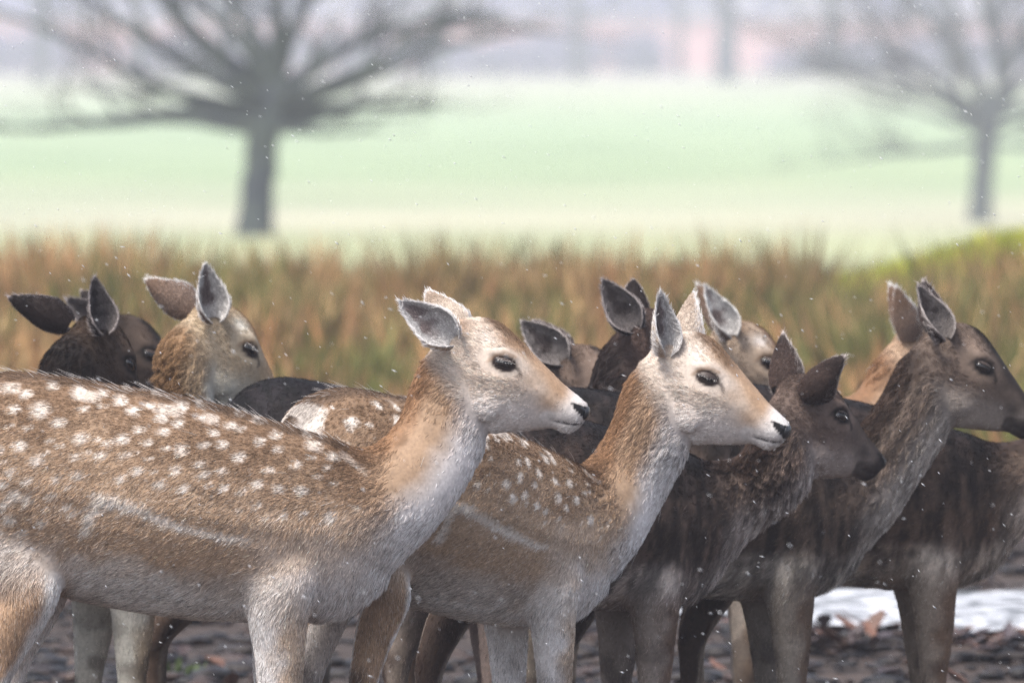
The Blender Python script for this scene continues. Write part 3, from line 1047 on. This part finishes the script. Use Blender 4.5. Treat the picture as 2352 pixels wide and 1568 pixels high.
REST = {}
for key, vox in (('fine', 0.0042), ('plain', 0.0065)):
    P_, F_ = rest_mesh(vox)
    N_, Q_ = vnormals(P_, F_)
    REST[key] = (P_, F_, N_, Q_)


def eye_side():
    P = REST['fine'][0]
    px, py = P[:, 0] / PX + X0, Z0 - P[:, 2] / PX
    m = (np.hypot(px - EYE[0], py - EYE[1] - 2) < 10)
    return np.abs(P[m, 1]).max()


EYE_Y = eye_side() - 0.0065


def rest_pt(px, py, y=0.0):
    return np.array([(px - X0) * PX, y, (Z0 - py) * PX])


def eye_parts(s, squint=0.0):
    """eyeball and its upper lid, rest space; s = -1 camera side"""
    c = rest_pt(*EYE, s * EYE_Y)
    rot = np.array(Matrix.Rotation(R(16), 3, 'Y')) @ np.array(Matrix.Rotation(R(-12 * s), 3, 'Z'))
    def shell(rx, ry, rz, phi0, phi1, nu=24, nv=12):
        V, F = [], []
        for i in range(nv + 1):
            ph = phi0 + (phi1 - phi0) * i / nv
            for j in range(nu):
                th = 2 * np.pi * j / nu
                V.append([rx * math.sin(ph) * math.cos(th), ry * math.sin(ph) * math.sin(th), rz * math.cos(ph)])
        for i in range(nv):
            for j in range(nu):
                a, b = i * nu + j, i * nu + (j + 1) % nu
                F.append((a, a + nu, b + nu, b))
        return np.array(V) @ rot.T + c, F
    ball = shell(.0175, .0104, .0104, 0.02, math.pi - 0.02)
    lid = shell(.0192, .0120, .0118, 0.02, R(66 + squint), 24, 8)
    low = shell(.0190, .0112, .0114, R(124 - squint * 0.4), math.pi - 0.02, 24, 8)
    return ball, lid, low


def nose_parts():
    V, F = [], []

    def add(c, r, rotd=0.0, nu=14, nv=8):
        o = len(V)
        rm = np.array(Matrix.Rotation(R(rotd), 3, 'Y'))
        for i in range(nv + 1):
            ph = math.pi * i / nv
            for j in range(nu):
                th = 2 * math.pi * j / nu
                V.append(rm @ np.array([r[0] * math.sin(ph) * math.cos(th), r[1] * math.sin(ph) * math.sin(th), r[2] * math.cos(ph)]) + c)
        for i in range(nv):
            for j in range(nu):
                a, b = o + i * nu + j, o + i * nu + (j + 1) % nu
                F.append((a, a + nu, b + nu, b))
    add(rest_pt(1342, 954), (.0105, .0190, .0150), 25)
    for s in (-1, 1):
        add(rest_pt(1330, 940, s * .0175), (.0140, .0080, .0060), 30)
        add(rest_pt(1342, 954, s * .013), (.0090, .0085, .0125), 20)
    return np.array(V), F


def ear_shape(base, axis, opening, length=.118, width=.035):
    """cupped leaf: returns verts, faces, inner-side flag, t, s"""
    ax = np.array(axis, float); ax /= np.linalg.norm(ax)
    op = np.array(opening, float); op -= ax * op.dot(ax); op /= np.linalg.norm(op)
    sd = np.cross(ax, op)
    nt_, ns = 18, 14
    V, info = [], []
    prof_t = [0, .12, .3, .48, .65, .8, .92, 1.0]
    prof_w = [.52, .80, 1.0, .94, .74, .48, .22, .03]
    for side in (0, 1):
        for i in range(nt_ + 1):
            t = i / nt_
            w = width * np.interp(t, prof_t, prof_w)
            phi = R(158) * (1 - t) ** 1.4 + R(52) * (1 - (1 - t) ** 1.4)
            r = w / max(math.sin(min(phi, R(90))), 0.2)
            for j in range(ns + 1):
                s = -1 + 2 * j / ns
                rr = r - (0.0028 * (1 - abs(s) ** 4) * (1 - 0.7 * t) + 0.0006) * side
                a = s * phi
                bend = -op * 0.030 * (t ** 2) * 0.6
                V.append(np.array(base) + ax * (t * length) + sd * (rr * math.sin(a)) + op * (r * 0.55 - rr * math.cos(a)) + bend)
                info.append((side, t, s))
    F = []
    k = ns + 1
    o = (nt_ + 1) * k
    for i in range(nt_):
        for j in range(ns):
            a = i * k + j
            F.append((a, a + 1, a + k + 1, a + k))
            F.append((o + a, o + a + k, o + a + k + 1, o + a + 1))
        F.append((i * k, i * k + k, o + i * k + k, o + i * k))
        b = i * k + ns
        F.append((b, o + b, o + b + k, b + k))
    for j in range(ns):
        a = nt_ * k + j
        F.append((a, a + 1, o + a + 1, o + a))
    return np.array(V), F, np.array(info), ax


def ear_paint(info, c, pos, seed):
    side, t, s = info[:, 0], info[:, 1], np.abs(info[:, 2])
    nz = noise(pos, 60, seed) - 0.5
    out = mix(c['earout'][None], c['back'][None] if c['light'] else c['dorsal'][None], np.clip(sstep(.35, .9, t) * .45 + nz * .4, 0, 1))
    dk = .8 * np.clip((1 - sstep(.05, .45, s + nz * .9)) * sstep(.12, .3, t) * (1 - sstep(.72, .95, t)) + .5 * sstep(.72, .9, t) * (1 - sstep(.5, .8, s)), 0, 1)
    inn = mix(c['earrim'][None] * (0.80 if c['light'] else 0.42), c['earin'][None], dk)
    cc = mix(out, inn, (side > 0.5).astype(float))
    rim = np.clip(sstep(.90, .99, s + nz * .04) * .8 + sstep(.93, .985, t + nz * 0.03), 0, 1)
    return mix(cc, c['earrim'][None], rim)


# ------------------------------------------------------------------ hair
def grow(root, nrm, tan, length, rad, rs, lift, clump, curl=0.25, npt=4):
    """curve points (n, npt, 3) for hairs lying along tan"""
    n = len(root)
    L = length * (0.65 + 0.7 * rs.random(n))
    al = np.clip(lift + 0.07 * rs.standard_normal(n), 0.02, 1.4)
    bin_ = np.cross(nrm, tan)
    yaw = 0.22 * rs.standard_normal(n)
    d = tan * np.cos(yaw)[:, None] + bin_ * np.sin(yaw)[:, None]
    pts = np.zeros((n, npt, 3))
    for k in range(npt):
        s = k / (npt - 1)
        h = np.sin(al) * (s - curl * s * s)
        pts[:, k] = root + L[:, None] * (d * (s * np.cos(al))[:, None] + nrm * h[:, None]) - nrm * 0.0012
    if n > 200:
        nc = max(20, n // 36)
        idx = rs.choice(n, nc, replace=False)
        kd = kdtree.KDTree(nc)
        for q, i in enumerate(idx):
            kd.insert(root[i], q)
        kd.balance()
        near = np.array([kd.find(r)[1] for r in root.tolist()])
        cp = pts[idx[near]]
        for k in range(1, npt):
            s = k / (npt - 1)
            w = (clump * s ** 1.3 * (0.6 + 0.5 * rs.random(n)))[:, None]
            pts[:, k] += (cp[:, k] - pts[:, k]) * np.clip(w, 0, 0.95)
    return pts


def sample(P, Q, wface, n, rs):
    a = P[Q[:, 0]]; b = P[Q[:, 1]]; c = P[Q[:, 2]]; d = P[Q[:, 3]]
    area = 0.5 * np.linalg.norm(np.cross(c - a, d - b), axis=1) + 1e-12
    p = area * wface
    f = rs.choice(len(Q), n, p=p / p.sum())
    u, v = rs.random(n)[:, None], rs.random(n)[:, None]
    wts = np.concatenate([(1 - u) * (1 - v), u * (1 - v), u * v, (1 - u) * v], 1)
    return f, wts


def interp(A, Q, f, w):
    return (A[Q[f]] * w[:, :, None]).sum(1) if A.ndim == 2 else (A[Q[f]] * w).sum(1)


def curves_obj(name, pts, rad, colors, parent):
    n, k = pts.shape[:2]
    cu = bpy.data.hair_curves.new(name)
    cu.add_curves([k] * n)
    cu.attributes['position'].data.foreach_set('vector', np.ascontiguousarray(pts, np.float32).ravel())
    ra = cu.attributes.get('radius') or cu.attributes.new('radius', 'FLOAT', 'POINT')
    tap = np.interp(np.linspace(0, 1, k), [0, .5, 1], [1.0, .85, .12])
    ra.data.foreach_set('value', (rad[:, None] * tap[None]).astype(np.float32).ravel())
    ca = cu.attributes.new('coat', 'FLOAT_COLOR', 'CURVE')
    cc = np.ones((n, 4), np.float32)
    cc[:, :3] = colors
    ca.data.foreach_set('color', cc.ravel())
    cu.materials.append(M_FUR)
    ob = bpy.data.objects.new(name, cu)
    col.objects.link(ob)
    ob.parent = parent
    ob['kind'] = 'stuff'
    return ob


def rotm(yaw, pitch, roll=0.0):
    """head turn: yaw + = away from the camera, pitch + = nose down"""
    return np.array(Matrix.Rotation(R(yaw), 3, 'Z') @ Matrix.Rotation(R(pitch), 3, 'Y') @ Matrix.Rotation(R(roll), 3, 'X'))


JOINT = rest_pt(1050, 860)
N_EAR = dict(axis=(-.74, -.30, .60), opening=(.22, -1, .05))
F_EAR = dict(axis=(-.44, .62, .56), opening=(-.1, 1, .15), length=.108)


def build_deer(label, coat, wx, d, S, eye_px, seed, yaw=0, hyaw=0, hpitch=0, hroll=0, hdy=0.0, hscale=1.0, near=None, far=None,
               legs=(0, 0, 0, 0), slope=0.0, nhair=40000, body_w=1.0, fine=False, jitter=1.0, length=1.0, squint=0.0, long=1.0, girth=1.0):
    rs = np.random.default_rng(seed)
    P, F, N, Q = REST['fine' if fine else 'plain']
    x = (wx - 1176) / FPX * d
    root = empty('deer', (x, d, gz(x, d)))
    root.rotation_euler = (0, 0, R(yaw))
    tag(root, label, 'deer', 'herd of fallow deer standing side on')
    cz, sz = math.cos(R(yaw)), math.sin(R(yaw))

    def to_local(p):
        q = np.array(p) - np.array(root.location)
        return np.array([cz * q[0] + sz * q[1], -sz * q[0] + cz * q[1], q[2]]) / S

    Rh = rotm(hyaw - yaw, hpitch, hroll)
    Rw = np.array(Matrix.Rotation(R(yaw), 3, 'Z')) @ Rh
    eye_target = to_local(at(eye_px[0], eye_px[1], d + hdy))
    e_rel = hscale * (Rh @ (rest_pt(*EYE, -EYE_Y) - JOINT))
    Jt = eye_target - e_rel

    def head_map(p):
        return (p - JOINT) @ Rh.T * hscale + Jt

    piv = [rest_pt(680, 1230), rest_pt(680, 1230), rest_pt(0, 1080), rest_pt(0, 1080)]

    def deform(p, reg, sidey):
        px, py, head, neck, fore, hind, bend = reg
        out = p.copy()
        shp = p.shape[:-1]
        for li, (wt, sgn) in enumerate(((fore, -1), (fore, 1), (hind, -1), (hind, 1))):
            if legs[li]:
                ang = R(legs[li])
                m = wt * (np.sign(sidey) == sgn)
                m = m.reshape(m.shape + (1,) * (p.ndim - 1))
                rr = np.array(Matrix.Rotation(-ang, 3, 'Y'))
                out = out + m * ((p - piv[li]) @ rr.T + piv[li] - p)
        b = bend.reshape(bend.shape + (1,) * (p.ndim - 1))
        out = out + b * (head_map(p) - p)
        k = slope * sstep(0.25, 0.5, p[..., 2]) * (1 - b[..., 0])
        out[..., 2] += k * p[..., 0]
        gx = 1 + (girth - 1) * (1 - b[..., 0]) * sstep(.3, .5, p[..., 2])
        out[..., 1] *= np.where(b[..., 0] > .01, 1, gx)
        out[..., 0] = np.where(p[..., 0] < 0, p[..., 0] * (length - 1) + out[..., 0], out[..., 0])
        return out * S

    shade = np.exp(0.10 * rs.standard_normal()) * np.array([1 + .03 * rs.standard_normal(), 1, 1 - .03 * rs.standard_normal()]) if seed != 1 else np.ones(3)
    reg = regions(P)
    colr = paint(P, N, coat, seed, jitter) * shade
    body = mesh_obj('body', deform(P, reg, P[:, 1]), F, M_HIDE, root, True, colr * 0.82)
    # hooves
    for (lx, yc, li) in ((646, -.070, 0), (646, .070, 1), (4, -.078, 2), (4, .078, 3)):
        for tside in (-1, 1):
            rg = [ring((lx + xx + hx, y), (lx + xx - hx * .8, y), hy * .52, yc + tside * hy * .5) for xx, y, hx, hy in HOOF]
            hv, hf = loft(rg, 3)
            hv = np.array(hv)
            nreg = [np.full(len(hv), q) for q in (0., 0., 0., 0., 1. if li < 2 else 0., 1. if li > 1 else 0., 0.)]
            hv2 = deform(hv, nreg, np.full(len(hv), yc))
            mesh_obj('hoof', hv2, hf, M_HOOF, root)
    # eyes, nose
    for s in (-1, 1):
        ball, lid, low = eye_parts(s, squint)
        eo = mesh_obj('eye', head_map(ball[0]) * S, ball[1], M_EYE, root)
        mesh_obj('eyelid', head_map(lid[0]) * S, lid[1], M_LID, eo)
        mesh_obj('eyelid', head_map(low[0]) * S, low[1], M_LID, eo)
    nv, nf = nose_parts()
    mesh_obj('nose', head_map(nv) * S, nf, M_NOSE, root)

    # ---- hair on the body
    cams = np.array([sz * -1, -cz, 0.12])          # towards the camera, deer space
    Dn = deform(P + N * 0.002, reg, P[:, 1]) - deform(P, reg, P[:, 1])
    Nw = unit(Dn)
    facing = (Nw @ unit(cams))
    fw = facing[Q].mean(1)
    py_f = reg[1][Q].mean(1)
    hd_f = reg[2][Q].mean(1)
    nk_f = reg[3][Q].mean(1)
    w = 0.12 + 0.88 * sstep(-0.35, 0.05, fw)
    w *= 1 + 1.9 * hd_f + 0.5 * nk_f
    w *= 1 - 0.8 * sstep(1620, 1760, py_f)
    w *= 1 - (1 - body_w) * (1 - np.maximum(hd_f, nk_f))
    f, wt = sample(P, Q, w, nhair, rs)
    r = interp(P, Q, f, wt)
    nn = unit(interp(N, Q, f, wt))
    rg = regions(r)
    px, py, head, neck, fore, hind, bend = rg
    er = np.hypot(((px - EYE[0]) * 0.96 + (py - EYE[1]) * 0.27) / 24, (-(px - EYE[0]) * 0.27 + (py - EYE[1]) * 0.96) / 15.5)
    nose = nose_zone(px, py) | ((seg_dist(px, py, MOUTH) < 2.2) & (px > 1270))
    keep = ~((er < 1.12) & (head > .5)) & ~nose
    r, nn = r[keep], nn[keep]
    rg = tuple(a[keep] for a in rg)
    px, py, head, neck, fore, hind, bend = rg
    tn = flow(r, nn)
    top, bot = np.interp(px, _tx, _tt), np.interp(px, _tx, _tb)
    v = (py - top) / (bot - top)
    ln = 0.0130 + 0.009 * sstep(.75, 1.0, v) + 0.012 * np.exp(-(seg_dist(px, py, THROAT) / 35) ** 2) * sstep(1130, 1250, py)
    ln = ln * (1 - neck) + neck * np.maximum(0.017, ln * (neck > 0))
    muz = sstep(1090, 1260, px)
    ln = ln * (1 - head) + head * (0.015 - 0.0085 * muz)
    leg = np.maximum(fore, hind)
    ln = ln * (1 - leg) + leg * 0.013
    ln = np.where(er[keep] < 2.2, np.minimum(ln, 0.005), ln) * long
    lift = 0.13 + 0.07 * neck + 0.10 * noise(r, 25, seed + 30) + 0.12 * sstep(.85, 1.0, v) * (1 - leg)
    lift = (lift - 0.02 * head) * np.where((v < .07) & (neck < .5) & (head < .5), .75, 1.0)
    # hair stands off the hollow where neck meets withers
    lift = lift + .30 * np.exp(-((px - 850) / 75) ** 2 - ((py - 1050) / 75) ** 2)
    clump = 0.12 + 0.45 * neck * (1 - head) + 0.20 * head + 0.40 * sstep(.45, .8, noise(r, 12, seed + 31))
    pts = grow(r, nn, tn, ln, None, rs, lift, clump)
    cr = paint(r, nn, coat, seed, jitter) * shade
    jit = np.exp(0.30 * rs.standard_normal(len(r)))
    dk = rs.random(len(r)) < 0.24 * (1 - 0.6 * head)
    jit = np.where(dk, jit * 0.42, jit)
    cr = cr * jit[:, None]
    tick = (rs.random(len(r)) < (0.12 * sstep(.15, .5, v) * (1 - head) * (1 - neck * .6)))
    if COATS[coat]['light']:
        cr = np.where(tick[:, None], cr * .35 + COATS[coat]['spot'][None] * .6, cr)
    else:
        tick |= rs.random(len(r)) < 0.07
        cr = np.where(tick[:, None], cr * 1.5 + 0.035, cr)
    cr = np.clip(cr, 0.004, 0.97)
    rad = (0.00036 - 0.00006 * head) * (0.7 + 0.6 * rs.random(len(r)))
    allp = [deform(pts, rg, r[:, 1])]
    allr = [rad * S]
    allc = [cr]

    # guard hairs along the back, brisket and belly
    ng = int(nhair * 0.0013)
    wg = (np.exp(-np.abs((py_f - np.interp(reg[0][Q].mean(1), _tx, _tt))) / 18) * (reg[0][Q].mean(1) < 830)
          + 0.9 * np.exp(-seg_dist(reg[0][Q].mean(1), py_f, THROAT[:3] + [(760, 1440)]) / 22) + 0.02) * (1 - hd_f) * (1 - sstep(1440, 1500, py_f))
    f, wt = sample(P, Q, wg * (0.1 + 0.9 * sstep(-.5, 0, fw)), ng, rs)
    r2 = interp(P, Q, f, wt)
    n2 = unit(interp(N, Q, f, wt))
    t2 = flow(r2, n2)
    rg2 = regions(r2)
    pts2 = grow(r2, n2, t2, np.full(ng, 0.030) * (0.6 + 0.8 * rs.random(ng)), None, rs, np.full(ng, 0.38), 0.0 * rs.random(ng))
    c2 = np.where((rs.random(ng) < 0.65)[:, None], np.array([[.72, .68, .66]]) if COATS[coat]['light'] else np.array([[.16, .14, .13]]), np.array([[.06, .05, .05]]))
    allp.append(deform(pts2, rg2, r2[:, 1])); allr.append(np.full(ng, 0.00030) * S); allc.append(c2)

    # lashes
    nl = 60
    for s in (-1, 1):
        ball, lid, low = eye_parts(s, squint)
        lv = lid[0][-24:]
        outw = np.array([0, s, 0.0])
        ce = rest_pt(*EYE, s * EYE_Y)
        ok = [q for q in lv if (q - ce)[1] * s > 0.001]
        pick = np.array([ok[i] for i in rs.integers(0, len(ok), nl)]) + 0.0012 * rs.standard_normal((nl, 3))
        tdir = unit(np.array([[0.12, s * 0.85, -0.10]]) + 0.3 * rs.standard_normal((nl, 3)))
        pl = np.stack([pick + tdir * 0.0055 * k / 3 + np.array([0, 0, 0.0006]) * (k / 3) ** 2 for k in range(4)], 1)
        allp.append(head_map(pl) * S); allr.append(np.full(nl, 0.00022) * S)
        allc.append(np.repeat(np.array([[.75, .72, .70]] if COATS[coat]['light'] else [[.05, .045, .045]]), nl, 0))

    # ---- ears
    for which, s in ((near, -1), (far, 1)):
        e = dict(N_EAR if s < 0 else F_EAR)
        e.update(which or {})
        base = rest_pt(*(e.get('base') or ((1038, 786) if s < 0 else (1052, 772))), s * e.get('y', .040))
        # ear directions are given in world axes (x right, y away, z up)
        ea, eo_ = np.array(e['axis']) @ Rw, np.array(e['opening']) @ Rw
        ev, ef, info, ax = ear_shape(base, ea, eo_, e.get('length', .118), e.get('width', .035))
        en, eq = vnormals(ev, ef)
        c = COATS[coat]
        ecol = ear_paint(info, c, ev, seed)
        mesh_obj('ear', head_map(ev) * S, ef, M_HIDE, root, True, ecol * 0.8)
        ne = int(min(7000, 0.06 * nhair + 900))
        f, wt = sample(ev, eq, np.ones(len(eq)), ne, rs)
        r3 = interp(ev, eq, f, wt)
        n3 = unit(interp(en, eq, f, wt))
        i3 = interp(info, eq, f, wt)
        inside = i3[:, 0] > .5
        cen = ev[len(ev) // 2 - 8]
        td = np.repeat(ax[None], ne, 0) + 0.35 * (rs.random((ne, 3)) - .5)
        # inside, long pale hairs sweep in from the edges
        edge = sstep(.35, .9, np.abs(i3[:, 2]))
        mid = base + ax * 0.0 + i3[:, 1:2] * ax * e.get('length', .118)
        inw = unit(mid - r3)
        td = np.where(inside[:, None], unit(ax[None] * 0.7 + inw * (0.9 * edge)[:, None] + 0.3 * (rs.random((ne, 3)) - .5)), td)
        td = unit(td - n3 * (td * n3).sum(1, keepdims=True))
        le = np.where(inside, 0.012 + 0.010 * edge, 0.0052) * (1 - 0.35 * i3[:, 1])
        p3 = grow(r3, n3, td, le, None, rs, np.where(inside, .22, .10), np.full(ne, .30))
        c3 = ear_paint(np.stack([inside * 1.0, i3[:, 1], i3[:, 2]], -1), c, r3, seed) * np.exp(.22 * rs.standard_normal(ne))[:, None]
        allp.append(head_map(p3) * S); allr.append(np.full(ne, .00042) * S); allc.append(np.clip(c3, .004, .97))
    curves_obj('fur', np.concatenate(allp), np.concatenate(allr), np.concatenate(allc), root)
    return root


#DEER_BEGIN
build_deer('pale spotted doe in full profile at the very front, long flank stripe and white throat', 'spotted', 800, 15.0, 1.0, (1157, 834), 1,
           legs=(0, -2.5, 0, 3), nhair=330000, fine=True, jitter=0.0)
build_deer('spotted doe with half closed eye, standing just behind the neck of the front doe', 'spotted', 1318, 15.5, .945, (1625, 867), 2,
           yaw=32, length=.86, hyaw=-10, hpitch=4, hscale=1.06, slope=-.05, legs=(3, 0, 2, -2), nhair=240000, fine=True, jitter=0.8, squint=18,
           near=dict(axis=(.08, -.38, .90), opening=(.62, -.8, 0), length=.116, width=.029), far=dict(axis=(.42, .38, .72), opening=(.8, .5, .1), length=.110, width=.036))
build_deer('tan doe seen from behind, both ears raised, chin behind the front doe\'s spotted back', 'tan', 400, 16.3, .99, (572, 803), 3,
           yaw=26, hyaw=35, hpitch=16, legs=(0, -5, 0, 0), nhair=70000, body_w=.45, near=dict(axis=(-.04, -.42, .88), opening=(.35, -.94, 0), width=.032, length=.112), far=dict(axis=(-.76, .2, .62), opening=(.2, 1, .2), y=.055, width=.036))
build_deer('black-brown doe at the edge, ear tips pale, head turned away beyond the spotted back', 'black', 30, 16.15, .96, (296, 838), 4,
           hyaw=50, hpitch=22, nhair=50000, body_w=.4, near=dict(axis=(0, -.45, .89), opening=(.5, -.85, 0), width=.031, length=.112), far=dict(axis=(-.86, .12, .44), opening=(.2, 1, .1), y=.055, width=.034, length=.135))
build_deer('small dark face blurred in the gap between the black-brown doe and the tan doe', 'black', 60, 17.3, .96, (345, 815), 5,
           hyaw=15, hpitch=8, slope=.14, nhair=22000, body_w=.3)
build_deer('black doe with upright neck and one big cupped ear behind the half-closed-eye doe', 'black', 1235, 16.3, .90, (1562, 802), 6,
           yaw=14, length=.92, hyaw=8, hpitch=2, hscale=1.07, legs=(0, 4, 3, 8), slope=-.05, nhair=60000, body_w=.8, near=dict(axis=(-.53, -.25, .83), opening=(0, -1, .1), width=.036), far=dict(axis=(0, .7, .6), opening=(0, 1, .1)))
build_deer('grey-brown doe mostly hidden, one ear showing beyond the front doe\'s face', 'dark', 1065, 16.7, .97, (1390, 886), 7,
           hyaw=5, hpitch=6, legs=(0, 7, 0, 0), slope=.14, nhair=35000, body_w=.5, near=dict(axis=(-.66, -.2, .72), opening=(.3, -1, 0), width=.038), far=dict(axis=(-.50, .6, .55), opening=(0, 1, 0), length=.11))
build_deer('tan doe farther back with ears together, face half hidden by a dark doe\'s ear', 'tan', 1430, 17.05, .97, (1765, 833), 8,
           hyaw=18, hpitch=10, slope=.16, nhair=38000, body_w=.3, near=dict(axis=(-.33, -.25, .9), opening=(.5, -.8, 0), width=.030), far=dict(axis=(-.36, .25, .9), opening=(.5, .8, 0), width=.028))
build_deer('dark brown doe looking away with ears spread like a bat and black muzzle', 'dark', 1590, 15.9, .92, (1930, 955), 9,
           yaw=25, hscale=1.05, hyaw=37, hpitch=3, legs=(0, -3, 0, 0), nhair=85000, near=dict(axis=(.74, -.30, .56), opening=(.5, .8, -.3), width=.036, length=.125), far=dict(axis=(.16, .5, .75), opening=(.6, .8, 0), width=.036, length=.115))
build_deer('dark doe with raised head whose nose leaves the picture, pale chest line', 'dark', 1905, 16.25, .93, (2258, 843), 10,
           yaw=20, hscale=1.05, hyaw=10, hpitch=10, legs=(2, 3, 0, 0), nhair=85000, near=dict(axis=(-.28, -.25, .94), opening=(.6, -.75, 0), width=.031), far=dict(axis=(-.22, .2, .95), opening=(.2, .95, 0), width=.028))
build_deer('light brown doe of which only nape and ears show behind the raised dark head', 'tan', 1850, 17.2, 1.0, (2185, 835), 12,
           hyaw=6, hpitch=4, slope=.15, nhair=60000, body_w=.3, near=dict(axis=(-.10, -.15, .95), opening=(.5, .8, 0), width=.030), far=dict(axis=(-.22, .25, .95), opening=(.5, .8, 0), width=.030))
build_deer('dark doe cut by the picture edge, only shoulder, belly and legs in view', 'dark', 2250, 16.55, .93, (2640, 890), 11,
           yaw=12, hscale=1.05, legs=(1, 3, -2, 4), nhair=65000)
#DEER_END


# ------------------------------------------------------------------ sleet in the air
def build_sleet():
    it_v, it_f = [], []
    n = 0
    fall = unit(np.array([.42, .05, -.30]))
    u = np.cross(fall, [0, 1, 0]); u /= np.linalg.norm(u)
    w = np.cross(fall, u)
    for k in range(1200):
        d = 12.3 + 5.0 * rng.random()
        p = np.array(at(-150 + 2650 * rng.random(), -100 + 1750 * rng.random(), d))
        r = .00042 + .0006 * rng.random() ** 2
        L = r * (3.0 + 3.5 * rng.random())
        f = unit(fall + .18 * rng.standard_normal(3))
        it_v += [p + f * L, p + u * r, p + w * r, p - u * r, p - w * r, p - f * L]
        it_f += [(n, n + 1, n + 2), (n, n + 2, n + 3), (n, n + 3, n + 4), (n, n + 4, n + 1), (n + 5, n + 2, n + 1), (n + 5, n + 3, n + 2), (n + 5, n + 4, n + 3), (n + 5, n + 1, n + 4)]
        n += 6
    m = mat_plain('sleet_ice', (.85, .87, .92), .35, .5)
    nt = m.node_tree
    tr = nt.nodes.new('ShaderNodeBsdfTranslucent')
    tr.inputs['Color'].default_value = (.95, .96, 1, 1)
    ad = nt.nodes.new('ShaderNodeAddShader')
    nt.links.new(nt.nodes['Principled BSDF'].outputs[0], ad.inputs[0])
    nt.links.new(tr.outputs[0], ad.inputs[1])
    mx = nt.nodes.new('ShaderNodeMixShader')
    mx.inputs[0].default_value = .5
    nt.links.new(nt.nodes['Principled BSDF'].outputs[0], mx.inputs[1])
    nt.links.new(tr.outputs[0], mx.inputs[2])
    nt.links.new(mx.outputs[0], nt.nodes['Material Output'].inputs['Surface'])
    nt.nodes.remove(ad)
    tag(mesh_obj('falling_sleet', it_v, it_f, m, None, True), 'fine white sleet grains drifting through the air', 'sleet', kind='stuff')


build_sleet()


# ------------------------------------------------------------------ haze
def build_haze():
    V, F = [], []
    box(V, F, -1250, 1250, -45, 1450, -5, 24)
    m = bpy.data.materials.new('haze')
    m.use_nodes = True
    nt = m.node_tree
    nt.nodes.remove(nt.nodes['Principled BSDF'])
    pv = nt.nodes.new('ShaderNodeVolumePrincipled')
    pv.inputs['Color'].default_value = (.85, .87, 1.0, 1)
    pv.inputs['Density'].default_value = 0.0015
    pv.inputs['Anisotropy'].default_value = 0.1
    nt.links.new(pv.outputs[0], nt.nodes['Material Output'].inputs['Volume'])
    h = mesh_obj('haze', V, F, m, None, False)
    tag(h, 'pale mist filling the pasture', 'haze', kind='stuff')


build_haze()
